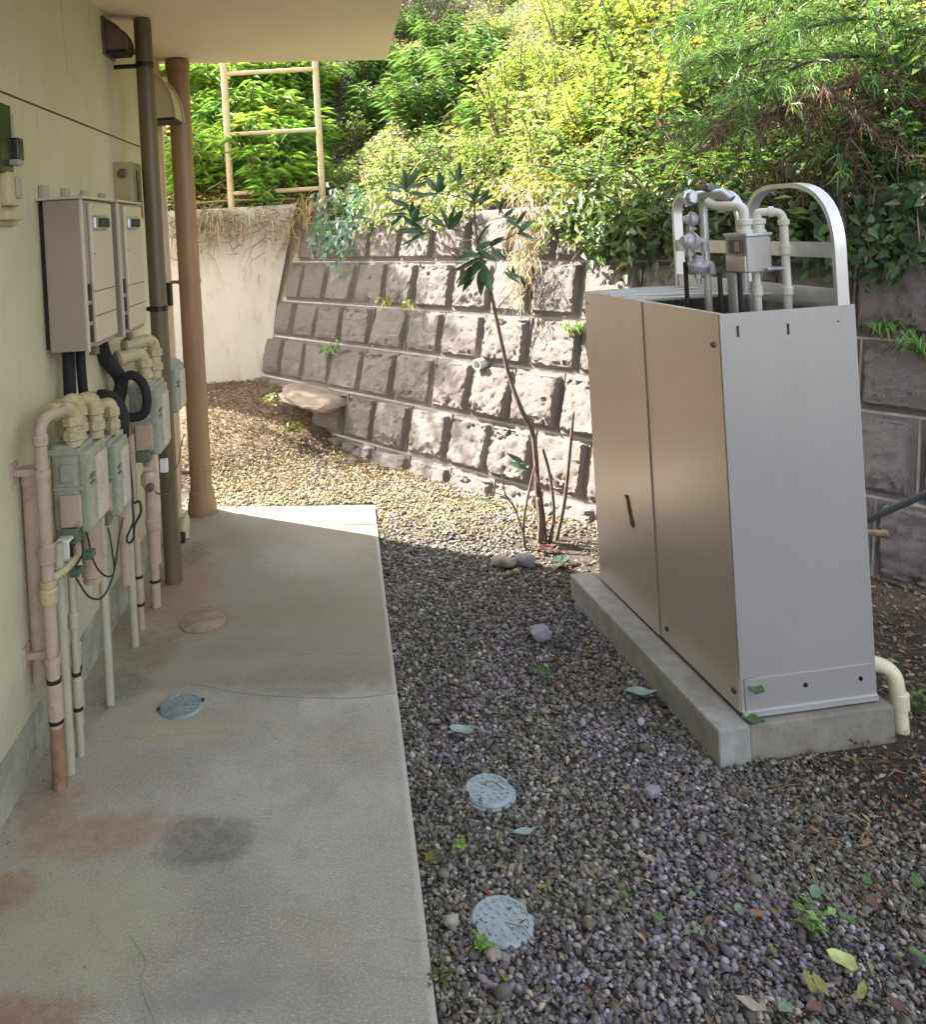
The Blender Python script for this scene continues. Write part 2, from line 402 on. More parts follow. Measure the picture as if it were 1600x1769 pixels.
def spline(pts, n=8):
    pts = [Vector(p) for p in pts]; P = [pts[0]] + pts + [pts[-1]]; out = []
    for i in range(1, len(P) - 2):
        for k in range(n):
            t = k / n; a, b, c, d = P[i - 1:i + 3]
            out.append(.5 * (2 * b + (c - a) * t + (2 * a - 5 * b + 4 * c - d) * t * t + (3 * b - a - 3 * c + d) * t ** 3))
    out.append(pts[-1]); return out

# leaves in bulk: each a folded blade of two triangles (kind 'leaf') or a bent blade of three ('blade')
def norm(a): return a / np.maximum(np.linalg.norm(a, axis=1, keepdims=True), 1e-9)
def leaves(P, D, L, Wd, col, fold=.25, droop=.25, up=None, jit=.25):
    n = len(P); D = norm(D); u = np.tile([0, 0, 1.0], (n, 1)) if up is None else up
    u = u + rng.normal(0, jit, (n, 3)); side = norm(np.cross(D, u)); nn = norm(np.cross(side, D))
    L = np.asarray(L)[:, None]; Wd = np.asarray(Wd)[:, None]
    mid = P + D * L * .45
    tip = P + D * L - np.array([0, 0, 1.0]) * L * droop
    V = np.stack([P, mid + side * Wd / 2 + nn * Wd * fold, tip, mid - side * Wd / 2 + nn * Wd * fold], 1).reshape(-1, 3)
    i = np.arange(n)[:, None] * 4
    Fc = np.concatenate([i + np.array([[0, 2, 1]]), i + np.array([[0, 3, 2]])], 0)
    return V, Fc, np.repeat(col, 4, 0)
def blades(P, D, L, Wd, col, droop=.5):
    n = len(P); D = norm(D); side = norm(np.cross(D, rng.normal(0, 1, (n, 3)))); L = np.asarray(L)[:, None]; Wd = np.asarray(Wd)[:, None]; dn = np.array([0, 0, -1.0])
    m = P + D * L * .55 + dn * L * droop * .22; tip = P + D * L * .95 + dn * L * droop
    V = np.stack([P - side * Wd * .35, P + side * Wd * .35, m + side * Wd * .5, m - side * Wd * .5, tip], 1).reshape(-1, 3)
    i = np.arange(n)[:, None] * 5
    Fc = np.concatenate([i + np.array([[0, 1, 2]]), i + np.array([[0, 2, 3]]), i + np.array([[3, 2, 4]])], 0)
    return V, Fc, np.repeat(col, 5, 0)
def colors(n, base, var=.25, hue=.12):
    base = np.array(base) * 1.3; base = base * 1.12 + .05 * base.max(); k = 1 + rng.normal(0, var, (n, 1)); h = 1 + rng.normal(0, hue, (n, 3))
    return np.clip(base * np.clip(k, .35, 2.0) * h, .004, .9)
def join(parts):
    Vs, Fs, Cs, b = [], [], [], 0
    for V, Fc, C in parts: Vs.append(V); Fs.append(Fc + b); Cs.append(C); b += len(V)
    return np.concatenate(Vs), np.concatenate(Fs), np.concatenate(Cs)

# ================================================================== SETTING
# far ground sheet, local soil bed, bank
o = mesh_obj('ground', np.array([(-120, -120, -.14), (120, -120, -.14), (120, 120, -.14), (-120, 120, -.14)], float), [(0, 1, 2, 3)], 'soil'); setp(o, kind='structure')
def grid(name, x0, x1, y0, y1, step, zf, mat, mask=None):
    xs = np.arange(x0, x1 + 1e-6, step); ys = np.arange(y0, y1 + 1e-6, step); X, Y = np.meshgrid(xs, ys); Z = zf(X, Y)
    V = np.stack([X, Y, Z], -1).reshape(-1, 3); nx, ny = len(xs), len(ys)
    i = (np.arange(ny - 1)[:, None] * nx + np.arange(nx - 1)[None]).ravel(); Fc = np.stack([i, i + 1, i + nx + 1, i + nx], 1)
    if mask is not None: Fc = Fc[mask(V[Fc].mean(1))]
    o = mesh_obj(name, V, Fc, mat, smooth='all'); setp(o, kind='structure'); return o
grid('gravel_bed', -3.2, 6.0, -2.0, 8.5, .06, ground_z, 'soil', lambda c: ((c[:, 0] > .06) | (c[:, 1] > 4.9)) & (hill_s(c[:, 0], c[:, 1]) < .1))
grid('hillside', -9, 15, -6, 19, .12, hill_z, 'hill', lambda c: hill_s(c[:, 0], c[:, 1]) > -.14)

# path: two pours of concrete with a joint; the far end is not quite square
def slab(name, pts, z0, z1, mat, parent=None):
    n = len(pts); v = [(x, y, z0) for x, y in pts] + [(x, y, z1) for x, y in pts]
    f = [tuple(range(n, 2 * n)), tuple(reversed(range(n)))] + [(i, (i + 1) % n, n + (i + 1) % n, n + i) for i in range(n)]
    return MB().add(v, f).build(name, mat, parent)
path_end = [G(372, 874), G(648, 873)]
p_sl = [(-1.1, -3.0), (.11, -3.0), (.11, 1.86), (-1.1, 1.86)]
o = slab('path', [(-1.1, -3.0), (.112, -3.0), (.107, path_end[1].y), (-1.0, path_end[0].y), (-1.1, path_end[0].y)], -.12, 0, 'path'); setp(o, kind='structure')
pth = o
for pts_ in ([(698, 1622), (720, 1626), (741, 1625), (757, 1630)], [(160, 1277), (230, 1270), (310, 1266), (392, 1262)], [(668, 1130), (560, 1128), (470, 1136), (410, 1131)], [(330, 1180), (420, 1196), (520, 1204), (610, 1206), (688, 1198)], [(230, 1620), (250, 1660), (244, 1700), (270, 1769)]):
    MB().ribbon(spline([G(x_ + random.uniform(-4, 4), y_ + random.uniform(-2, 2), .001) for x_, y_ in pts_], 5), (.25, .97, 0), .0022, .0012).build('crack', 'plinth', pth)
# repaired rectangle round the path lid
g = [G(120, 1282), G(392, 1262), G(402, 1212), G(190, 1222)]
o = slab('path_patch', [(p.x, p.y) for p in g], -.02, .004, 'path'); setp(o, kind='structure')
o = slab('path_patch', [(p.x, p.y) for p in (G(552, 908), G(650, 906), G(646, 889), G(552, 892))], -.02, .004, 'path'); setp(o, kind='structure')

# ------------------------------------------------------------------ building
bld = thing('apartment_building', 'cream apartment building with grey plinth and deep overhanging soffit along the concrete path', 'building', (-1.09, 2.5, 0))
XW, YE = -1.075, 5.06
b = MB(); b.box((-3.3, (YE - 4) / 2, 1.2), (2 * (3.3 + XW), YE + 4, 1.99)); b.build('wall', 'wall', bld)
b = MB(); b.box((-3.3, (YE - 4) / 2, 2.493), (2 * (3.3 + XW), YE + 4, .577)); b.build('wall', 'wall', bld)
b = MB(); b.box((-3.3, (YE - 4) / 2, 2.2), (2 * (3.3 + XW) - .012, YE + 3.99, .012)); b.build('wall_joint', 'olive', bld)
b = MB(); b.box((-3.3, (YE - 4) / 2, .096), (2 * (3.3 - 1.092), YE + 3.99, .212)); b.build('plinth', 'plinth', bld)
sl = [(-5.5, -4.2), (.363, -4.2), (.363, 5.34), (-1.0, 5.09), (-5.5, 5.09)]
slab('soffit', sl, 2.782, 2.96, 'soffit', bld)
pr = [(.255, -4.2), (.36, -4.2), (.36, 5.335), (.255, 5.3)]
slab('parapet', pr, 2.96, 4.0, 'wall', bld)
slab('upper_wall', [(-5.5, -4.0), (XW, -4.0), (XW, YE), (-5.5, YE)], 2.96, 5.6, 'wall', bld)
slab('roof', [(-5.7, -4.4), (.45, -4.4), (.45, 5.4), (-5.7, 5.2)], 5.6, 5.85, 'soffit', bld)
b = MB(); b.box((XW + .012, 4.86, 1.475), (.024, .10, 2.6)); b.build('corner_strip', 'trim', bld)
b = MB(); b.box((XW + .010, 4.66, 1.475), (.020, .03, 2.6)); b.build('corner_strip', 'trim', bld)
b = MB(); b.box((XW + .03, 4.80, 1.36), (.05, .035, .14), bev=.008); b.build('latch', 'blackgloss', bld)
for pts_ in ([(104, -20), (107, 40), (112, 80), (116, 128)], [(152, -20), (155, 55)], [(62, 190), (66, 232)], [(138, 300), (142, 340)]):
    cr = []
    for x_, y_ in pts_: r_ = ray(x_, y_); cr.append(Vector((0, 0, H)) + r_ * ((XW + .0008) / r_.x))
    MB().ribbon(cr, (0, 1, 0), .0018, .0012).build('crack', 'cream', bld)

# vent hoods
h = thing('vent_hood', 'small dark bronze vent hood high on the wall beside the olive downpipe', 'vent hood', (XW, 3.9, 2.6))
def hood(parent, y0, y1, ztop, zbot, depth, mat, mouth):
    n = 9; prof = [(XW, ztop)] + [(XW + depth * math.sin(math.pi / 2 * k / n), zbot + (ztop - zbot) * math.cos(math.pi / 2 * k / n)) for k in range(1, n + 1)] + [(XW, zbot)]
    m = len(prof); v = [(x, y0, z) for x, z in prof] + [(x, y1, z) for x, z in prof]
    f = [tuple(range(m)), tuple(range(2 * m - 1, m - 1, -1))] + [(i, (i + 1) % m, m + (i + 1) % m, m + i) for i in range(m - 1)]
    MB().add(v, f).build('hood_shell', mat, parent, smooth=True)
    rim = [(XW + depth * 1.03 * math.sin(math.pi / 2 * k / n), zbot + (ztop - zbot) * 1.03 * math.cos(math.pi / 2 * k / n)) for k in range(n + 1)]
    for yy in (y0 - .004, y1 + .004): MB().tube([(x, yy, z) for x, z in rim], .007, 6).build('hood_rim', mat, parent, smooth=True)
    MB().box((XW + depth / 2, (y0 + y1) / 2, zbot - .008), (depth * .96, (y1 - y0) * .94, .014)).build('hood_mouth', mouth, parent)
    MB().box((XW + .006, (y0 + y1) / 2, (ztop + zbot) / 2), (.012, y1 - y0 + .05, ztop - zbot + .05), bev=.004).build('back_plate', mat, parent)
hood(h, 3.84, 3.97, 2.735, 2.60, .105, 'hood', 'black')
h = thing('vent_hood', 'large cream quarter-round vent hood between the olive and brown downpipes', 'vent hood', (XW, 4.68, 2.5))
hood(h, 4.58, 4.82, 2.645, 2.375, .17, 'cream', 'black')

# ------------------------------------------------------------------ downpipes
def downpipe(name, label, x, y, r, z1, mat, bands, flare=None):
    t = thing(name, label, 'downpipe', (x, y, 0))
    MB().tube([(x, y, -.01), (x, y, z1)], r, 20).build('pipe', mat, t, smooth=True)
    for z in bands:
        MB().lathe((x, y, z - .012), (0, 0, 1), [(0, r + .005), (.024, r + .005)], 20).build('strap', mat if flare else 'blackgloss', t, smooth=True)
        MB().box(((x - r + XW) / 2, y, z), (abs(x - r - XW) + .01, .018, .02)).build('wall_bracket', mat if flare else 'blackgloss', t)
    return t
t = downpipe('downpipe', 'tall dark olive downpipe in front of the second heater, standing on the path', -.923, 4.0, .043, 2.775, 'olive', (1.35, 2.55))
t = downpipe('downpipe', 'thick brown downpipe at the far corner of the building with a flared foot', -.947, 4.97, .066, 2.775, 'brownpipe', (1.42, .25), True)
MB().lathe((-.947, 4.97, 0), (0, 0, 1), [(0, .086), (.03, .09), (.10, .078), (.14, .076), (.145, .068), (.16, .067)], 20).build('foot_collar', 'brownpipe', t, smooth=True)
MB().lathe((-.947, 4.97, 2.70), (0, 0, 1), [(0, .068), (.004, .074), (.07, .074)], 20).build('top_collar', 'brownpipe', t, smooth=True)
MB().tube([(-.947, 4.97, 2.70), (XW, 4.97, 2.70)], .022, 10).build('wall_stub', 'trim', t, smooth=True)
t = thing('drain_stub', 'short cream drain elbow with dark mouth at the foot of the brown downpipe', 'drain pipe', (-.985, 4.55, 0))
MB().tube(arcpath([(-1.08, 4.62, .13), (-.985, 4.60, .13), (-.985, 4.56, 0)], .05), .033, 12).build('elbow', 'cream', t, smooth=True)
MB().tube([(-1.03, 4.50, .03), (-.965, 4.50, .03)], .028, 12).build('mouth', 'black', t, smooth=True)
MB().box((-1.0, 4.56, .13), (.07, .09, .012)).build('collar', 'fitting', t)

# ------------------------------------------------------------------ wall fittings at the left edge
t = thing('doorphone', 'black and glass doorphone at the upper left edge of the cream wall', 'doorphone', (XW, 2.595, 2.02))
MB().box((XW + .006, 2.575, 2.035), (.012, .19, .25), bev=.004).build('back_plate', 'cream', t)
MB().box((XW + .022, 2.555, 2.04), (.026, .10, .22), bev=.005).build('body', 'blackgloss', t)
MB().box((XW + .024, 2.620, 2.085), (.014, .035, .09), bev=.004).build('screen', 'greyplastic', t)
MB().box((XW + .032, 2.627, 2.01), (.045, .045, .075), bev=.006).build('lens_hood', 'blackgloss', t)
MB().box((XW + .045, 2.597, 1.965), (.035, .05, .018), bev=.004).build('lower_lip', 'greyplastic', t)
t = thing('outlet_cover', 'cream weatherproof outlet box under the doorphone', 'outlet', (XW, 2.585, 1.87))
MB().box((XW + .008, 2.555, 1.865), (.016, .20, .20), bev=.004).build('back_plate', 'cream', t)
MB().box((XW + .028, 2.580, 1.88), (.035, .09, .11), bev=.012).build('cover', 'cream', t)
MB().box((XW + .05, 2.595, 1.885), (.014, .035, .07), bev=.006).build('flap', 'palepipe', t)
MB().box((XW + .03, 2.565, 1.795), (.045, .13, .03), bev=.01).build('lower_hood', 'cream', t)

# meter cabinet between second heater and the olive downpipe
t = thing('utility_box', 'cream utility box with round lock mounted above the second heater', 'box', (XW, 3.98, 1.93))
MB().box((-1.031, 3.975, 1.935), (.088, .19, .27), bev=.004).build('body', simple('olive cream box paint', (.33, .29, .15), .45, var=.08), t)
MB().lathe((-1.03, 3.879, 2.015), (0, -1, 0), [(0, .024), (.008, .024), (.010, .018), (.014, .018), (.022, .010)], 14).build('lock', 'hood', t, smooth=True)
MB().box((-.985, 3.99, 1.955), (.008, .05, .16)).build('window', 'blackgloss', t)
MB().box((-.986, 3.985, 1.85), (.006, .04, .05)).build('label_plate', 'palepipe', t)

# ------------------------------------------------------------------ water heaters
def heater(label, y0, dy, xf, z0, z1):
    t = thing('water_heater', label, 'water heater', (XW, y0 + dy / 2, (z0 + z1) / 2), 'wall mounted water heaters')
    x0 = XW + .022
    MB().box(((x0 + xf) / 2, y0 + dy / 2, (z0 + z1) / 2), (xf - x0, dy, z1 - z0), bev=.004).build('casing', 'heater_side', t)
    MB().box(((XW + x0) / 2 - .001, y0 + dy / 2, (z0 + z1) / 2), (x0 - XW - .002, dy - .04, z1 - z0 - .02)).build('back_gap', 'black', t)
    MB().box((xf + .007, y0 + dy * .60, (z0 + z1) / 2 + .004), (.014, dy * .76, z1 - z0 - .03), bev=.004).build('front_panel', 'heater_front', t)
    MB().box((xf + .0005, y0 + .006, (z0 + z1) / 2), (.013, .009, z1 - z0 + .008), bev=.003).build('edge_trim', 'heater_front', t)
    MB().box(((XW + xf) / 2, y0 + dy / 2, z1 + .006), (xf - XW + .03, dy + .02, .010), bev=.003).build('top_flange', 'heater_front', t)
    d = MB().box((xf + .017, y0 + dy * .50, z1 - .085), (.020, .16, .055), bev=.012).build('exhaust_surround', 'zinc', t)
    MB().box((xf + .027, y0 + dy * .54, z1 - .085), (.010, .12, .034)).build('exhaust_mouth', 'black', d)
    for k in range(3): MB().box((xf + .0015, y0 + .050, z0 + .055 + k * .075), (.007, .026, .060), bev=.002).build('air_slot', 'black', t)
    for k in (.115, .205): MB().box((xf + .0135, y0 + dy * .58, z0 + k), (.004, dy * .74, .0035)).build('panel_seam', 'hood', t)
    MB().box((xf + .006, y0 + .05, z0 - .006), (.03, .04, .03), bev=.005).build('lower_clip', 'hood', t)
    for yy in (.05, dy - .06): MB().box((XW + .012, y0 + yy, z1 + .03), (.02, .05, .06), bev=.003).build('hanging_bracket', 'palepipe', t)
    MB().lathe((xf + .014, y0 + .09, z1 - .20), (1, 0, 0), [(0, .006), (.004, .005)], 8).build('screw', 'zinc', t)
    return t
h1 = heater('nearer champagne water heater with tall plain side panel, left of the second heater', 2.87, .345, -.92, 1.312, 1.852)
h2 = heater('farther champagne water heater just beneath the cream utility box', 3.335, .36, -.92, 1.300, 1.853)

# black insulated hoses and thin pipes under the heaters
def hose(label, pts, r, mat='foam', name='insulated_hose', cat='hose'):
    t = thing(name, label, cat, Vector(pts[0]))
    MB().tube(spline(pts, 7), r, 12).build('sleeve', mat, t, smooth='all')
    MB().tube([Vector(pts[0]) + Vector((0, 0, .03)), Vector(pts[0])], r * .55, 10).build('connector', 'zinc', t, smooth=True)
    return t
hose('left vertical black insulated hose dropping from the nearer heater', [W(117, 596, 2.96), W(119, 640, 2.96), W(121, 690, 2.96), W(124, 735, 2.96)], .023)
hose('right vertical black insulated hose dropping from the nearer heater', [W(138, 598, 3.02), W(140, 640, 3.02), W(146, 690, 3.02), W(160, 720, 3.05)], .018)
hose('black insulated hose slanting from the farther heater into a bend', [W(172, 588, 3.46), W(184, 622, 3.5), W(208, 655, 3.55), W(204, 690, 3.55), W(196, 725, 3.55)], .030)
hose('black insulated hose looping in a ring below the farther heater', [W(205, 700, 3.5), W(207, 665, 3.5), W(224, 648, 3.5), W(243, 658, 3.5), W(253, 683, 3.5), W(250, 712, 3.5), W(232, 721, 3.5), W(212, 718, 3.5)], .020)
hose('fat black hose end wrapped behind the first gas meter', [W(168, 690, 3.28), W(188, 693, 3.28), W(204, 715, 3.28), W(206, 755, 3.28)], .040)

# ------------------------------------------------------------------ gas pipes on the wall side of the path
def pipe(label, pts, r, mat='gaspipe', bands=(), sleeves=(), rad=.05, name='gas_pipe', low=None, sub='pipe'):
    base = Vector(pts[0]); t = thing(name, label, 'pipe', base)
    MB().tube(arcpath(pts, rad), r, 14).build('riser', mat, t, smooth=True)
    for z in bands: MB().lathe((base.x, base.y, z - .006), (0, 0, 1), [(0, r + .0035), (.012, r + .0035)], 14).build('tape_band', 'black', t, smooth=True)
    for z0, z1 in sleeves: MB().lathe((base.x, base.y, z0), (0, 0, 1), [(0, r + .001), (.004, r + .0045), (z1 - z0 - .004, r + .0045), (z1 - z0, r + .001)], 14).build('coupling', mat, t, smooth=True)
    if low: MB().lathe((base.x, base.y, -.01), (0, 0, 1), [(0, r + .002), (low, r + .002)], 14).build('rust_wrap', 'rustpipe', t, smooth=True)
    return t
def zat(px, py, Y): return W(px, py, Y).z
A = Vector((-.978, 2.535, 0))
pipe('front beige gas pipe with rust-brown foot, nearest on the path', [A, (A.x, A.y, 1.155), (-.935, 2.64, 1.155)], .0195, bands=(zat(93, 1175, 2.535), zat(97, 1245, 2.535)), sleeves=((zat(97, 1243, 2.535), zat(93, 1178, 2.535)), (1.07, 1.105), (.70, .76)), low=.20, rad=.06)
pipe('beige gas pipe right behind the front rust-footed pipe', [(-.967, 2.60, 0), (-.967, 2.60, .74)], .0165, 'palepipe')
pipe('thin pale gas pipe with two black bands behind the front pair', [(-.962, 2.69, 0), (-.962, 2.69, .73)], .0125, 'palepipe', bands=(.155, .27), sleeves=((.16, .255), (.42, .47)))
pipe('pale pipe with coupling and band close to the wall behind the front pipes', [(-1.02, 2.86, .0), (-1.02, 2.86, .72)], .015, 'palepipe', bands=(.20,), sleeves=((.05, .16), (.24, .29)))
pipe('smooth pale green pipe standing alone on the wet stain', [(-.944, 2.97, 0), (-.944, 2.97, .70)], .0165, 'palepipe', sleeves=((.55, .60),))
pipe('smooth pale pipe behind the second gas meter, in mid path', [(-.96, 3.39, 0), (-.96, 3.39, .95)], .0165, 'palepipe')
pipe('banded pipe with white sleeve beside the mid path pipe', [(-.968, 3.53, 0), (-.968, 3.53, .85)], .0155, 'gaspipe', bands=(.11, .23), sleeves=((.12, .22), (.5, .56)))
pipe('thick beige pipe with black band just before the olive downpipe', [(-.95, 3.74, 0), (-.95, 3.74, .62)], .0215, 'gaspipe', bands=(.12,), sleeves=((.30, .38),))
pipe('beige riser bent at the top into the first gas meter', [(-.99, 2.80, .60), (-.99, 2.80, 1.115), (-.96, 2.87, 1.115)], .0195, sleeves=((1.02, 1.06),))
pipe('brown shadowed pipe tight against the wall at left', [(-1.045, 2.60, .30), (-1.045, 2.60, .99)], .024, 'gaspipe', sleeves=((.93, .97),))
pipe('olive stained pipe tight against the wall behind the front pipe', [(-1.03, 2.72, .28), (-1.03, 2.72, 1.0)], .022, 'fitting')
pipe('wide beige pipe rising under the first gas meter', [(-.945, 2.86, .50), (-.945, 2.86, .80)], .033, 'gaspipe', sleeves=((.52, .56),))
pipe('beige pipe behind the meters passing up to the loop hose', [(-.955, 3.30, .30), (-.955, 3.30, 1.0)], .020, 'gaspipe')
pipe('beige pipe with brass tap below the third gas meter', [(-.915, 3.62, .25), (-.915, 3.62, .80)], .028, 'gaspipe', sleeves=((.58, .66), (.40, .45)))
for lab, y, z in (('upper wall bracket holding the front gas pipe', 2.55, .985), ('lower wall bracket holding the front gas pipe', 2.57, .40)):
    t = thing('pipe_bracket', lab, 'bracket', (-1.04, y, z))
    MB().box((-1.02, y, z), (.11, .022, .022), bev=.003).build('arm', 'gaspipe', t)
    MB().box((-1.072, y, z), (.01, .06, .07), bev=.003).build('wall_plate', 'gaspipe', t)
    MB().lathe((-.978, 2.535, z - .012), (0, 0, 1), [(0, .0235), (.024, .0235)], 14).build('clamp', 'gaspipe', t, smooth=True)
t = thing('pipe_joint', 'yellowed tee joint on the front gas pipe at knee height', 'pipe joint', (-.975, 2.54, .60))
MB().lathe((-.978, 2.535, .575), (0, 0, 1), [(0, .024), (.012, .029), (.045, .029), (.05, .024), (.06, .026), (.075, .026)], 14).build('body', 'fitting', t, smooth=True)
MB().tube([(-.978, 2.535, .645), (-.94, 2.60, .655), (-.93, 2.66, .665)], .014, 10).build('branch', 'fitting', t, smooth=True)

# gas meters
def elbow_union(parent, p0, p1, rad, r, drop, name='elbow'):
    """pipe from p0 across to p1 then down by drop, with thick collars"""
    p0, p1 = Vector(p0), Vector(p1)
    MB().tube(arcpath([p0, p1, p1 - Vector((0, 0, drop))], rad), r, 14).build(name, 'fitting', parent, smooth=True)
    for k in (.35, .72): MB().lathe(p1 - Vector((0, 0, drop * k + .018)), (0, 0, 1), [(0, r * 1.1), (.004, r * 1.3), (.03, r * 1.3), (.034, r * 1.1)], 8).build('union_nut', 'fitting', parent)
    d = (p1 - p0).normalized(); MB().lathe(p0 + d * .004, d, [(0, r * 1.08), (.004, r * 1.25), (.026, r * 1.25), (.03, r * 1.08)], 14).build('collar', 'fitting', parent, smooth=True)
def gas_meter(label, y0, y1, x0, x1, z0, z1, group='gas meters on the cream wall'):
    t = thing('gas_meter', label, 'gas meter', ((x0 + x1) / 2, (y0 + y1) / 2, z0), group)
    hy, hz = y1 - y0, z1 - z0
    MB().box(((x0 + x1) / 2 - .012, (y0 + y1) / 2, z0 + hz * .52), (x1 - x0 - .03, hy, hz * .92), bev=.014).build('body', 'meter', t)
    MB().box(((x0 + x1) / 2 - .01, (y0 + y1) / 2, z1 - .03), (x1 - x0 - .01, hy + .016, .022), bev=.005).build('upper_flange', 'meter', t)
    MB().box((x1 - .012, (y0 + y1) / 2, z0 + hz * .45), (.036, hy * .86, hz * .88), bev=.010).build('front_cover', 'meter', t)
    MB().box((x1 + .008, y0 + hy * .62, z0 + hz * .42), (.010, hy * .5, hz * .70), bev=.004).build('front_plate', 'meterface', t)
    MB().box((x1 + .009, y0 + hy * .2, z0 + hz * .60), (.006, hy * .16, .014)).build('index_window', 'meterdark', t)
    MB().box((x1 + .009, y0 + hy * .2, z0 + hz * .53), (.006, hy * .16, .008)).build('index_window', 'meterdark', t)
    MB().box((x0 + (x1 - x0) * .55, y0 - .006, z0 + hz * .28), ((x1 - x0) * .62, .016, hz * .34), bev=.005).build('side_cover', 'gaspipe', t)
    MB().box((x0 + (x1 - x0) * .5, y0 - .004, z0 + hz * .52), ((x1 - x0) * .86, .012, .008)).build('side_rib', 'meter', t)
    MB().box((x0 + (x1 - x0) * .48, y0 - .004, z0 + hz * .68), ((x1 - x0) * .40, .012, hz * .18), bev=.004).build('side_boss', 'meter', t)
    MB().box((x0 + (x1 - x0) * .45, y0 + .02, z0 + .004), ((x1 - x0) * .55, .06, .05), bev=.008).build('lower_block', 'meterdark', t)
    return t
m1 = gas_meter('nearest gas meter with grey-green casing, behind the front rust-footed pipe', 2.69, 2.93, -1.01, -.895, .725, 1.035)
elbow_union(m1, (-.975, 2.60, 1.155), (-.935, 2.715, 1.15), .05, .027, .13)
elbow_union(m1, (-.99, 2.82, 1.125), (-.905, 2.86, 1.16), .05, .026, .15)
elbow_union(m1, (-1.0, 2.74, 1.13), (-.945, 2.80, 1.17), .05, .026, .15)
m2 = gas_meter('second gas meter with scuffed front plate, close behind the nearest one', 3.02, 3.21, -1.0, -.895, .66, .97)
elbow_union(m2, (-.985, 3.06, 1.06), (-.915, 3.10, 1.09), .04, .022, .13)
m3 = gas_meter('tall grey-green gas meter in front of the olive downpipe', 3.57, 3.82, -.985, -.862, .735, 1.06)
elbow_union(m3, (-1.02, 3.55, 1.175), (-.925, 3.66, 1.185), .05, .030, .14)
elbow_union(m3, (-1.02, 3.68, 1.21), (-.905, 3.78, 1.23), .05, .030, .18)
m4 = gas_meter('farthest narrow gas meter between the olive and brown downpipes', 4.09, 4.34, -1.0, -.885, .80, 1.06)
elbow_union(m4, (-1.03, 4.12, 1.17), (-.945, 4.16, 1.19), .04, .026, .14)
t = thing('gas_tap', 'small grey tap with brass nut under the tall gas meter', 'tap', (-.90, 3.56, .68))
MB().lathe((-.905, 3.55, .60), (0, 0, 1), [(0, .02), (.02, .034), (.06, .034), (.08, .022)], 10).build('body', 'gaspipe', t)
MB().box((-.90, 3.52, .70), (.03, .02, .016), bev=.004).build('handle', 'fitting', t)
MB().lathe((-.89, 3.52, .62), (0, -1, 0), [(0, .02), (.02, .018), (.022, .008)], 10).build('plug', 'hood', t)
MB().box((-.86, 3.66, .67), (.035, .03, .06), bev=.006).build('sensor', 'whitepipe', t)

# signal cables with green plugs
def cable(label, pts, r=.0035, plug=None):
    t = thing('signal_cable', label, 'cable', Vector(pts[0]))
    MB().tube(spline(pts, 8), r, 6).build('wire', 'cable', t, smooth='all')
    if plug: MB().box(plug, (.03, .045, .022), bev=.004).build('plug', 'connector', t)
Wc = lambda x, y, Y=2.62: W(x, y, Y)
cable('low looped cable with green plug hanging under the nearest gas meter', [Wc(140, 935, 2.7), Wc(143, 955, 2.66), Wc(128, 985, 2.6), Wc(135, 1005, 2.6), Wc(155, 1032, 2.62), Wc(178, 1030, 2.66), Wc(196, 990, 2.7), Wc(205, 930, 2.8), Wc(212, 895, 2.95)], plug=Wc(131, 987, 2.6))
cable('short cable with green plug right below the nearest gas meter', [Wc(147, 915, 2.75), Wc(153, 935, 2.7), Wc(158, 960, 2.64), Wc(170, 985, 2.66), Wc(186, 996, 2.7), Wc(197, 985, 2.72), Wc(190, 930, 2.78), Wc(186, 912, 2.8)], plug=Wc(154, 957, 2.63))
cable('thick looped dark cable hanging under the second gas meter', [Wc(222, 790, 3.2), Wc(228, 840, 3.2), Wc(230, 868, 3.18), Wc(240, 866, 3.16), Wc(243, 885, 3.16), Wc(232, 908, 3.16), Wc(230, 930, 3.16), Wc(222, 938, 3.16), Wc(219, 928, 3.16), Wc(230, 900, 3.17), Wc(228, 868, 3.18)], .005)
cable('thin cable sagging from the tall gas meter to the farthest one', [Wc(262, 845, 3.6), Wc(276, 854, 3.62), Wc(290, 850, 3.7), Wc(296, 820, 3.8), Wc(308, 800, 3.95), Wc(312, 770, 4.1), Wc(318, 750, 4.2)], .003)
t = thing('junction_box', 'small white junction box below the nearest gas meter', 'junction box', (-.96, 2.66, .70))
MB().box((-.965, 2.665, .695), (.045, .05, .075), bev=.008).build('body', 'whitepipe', t)
MB().box((-.938, 2.655, .70), (.012, .03, .05), bev=.004).build('cover', 'blackgloss', t)

# ------------------------------------------------------------------ lids set in the path and the gravel
def lid(label, px, py, rad, mat, z, thick, name='inspection_lid'):
    p = G(px, py, z); t = thing(name, label, 'lid', (p.x, p.y, 0))
    MB().lathe((p.x, p.y, z - thick), (0, 0, 1), [(0, rad), (thick - .006, rad), (thick, rad - .006), (thick, rad - .014), (thick - .003, rad - .016), (thick - .003, .002)], 28).build('cover', mat, t, smooth=True)
    MB().lathe((p.x, p.y, z - thick), (0, 0, 1), [(0, rad + .006), (thick - .012, rad + .006), (thick - .010, rad + .001)], 28).build('rim', mat, t, smooth=True)
    b = MB()
    for rr, n in ((.3, 7), (.55, 12), (.78, 18)):
        for k in range(n):
            a = 2 * math.pi * k / n; b.box((p.x + math.cos(a) * rad * rr, p.y + math.sin(a) * rad * rr, z - .002), (.010, .005, .004), ex=(math.cos(a), math.sin(a), 0), ey=(-math.sin(a), math.cos(a), 0))
    b.build('raised_studs', mat, t)
    for sgn in (-1, 1): MB().box((p.x + sgn * rad * .93, p.y + .02 * sgn, z + .001), (.012, .018, .005), bev=.002).build('lift_notch', 'black', t)
    return t
lid('blue-green round lid set in the concrete path near the wet stain', 312, 1217, .082, 'lidgreen', .010, .05)
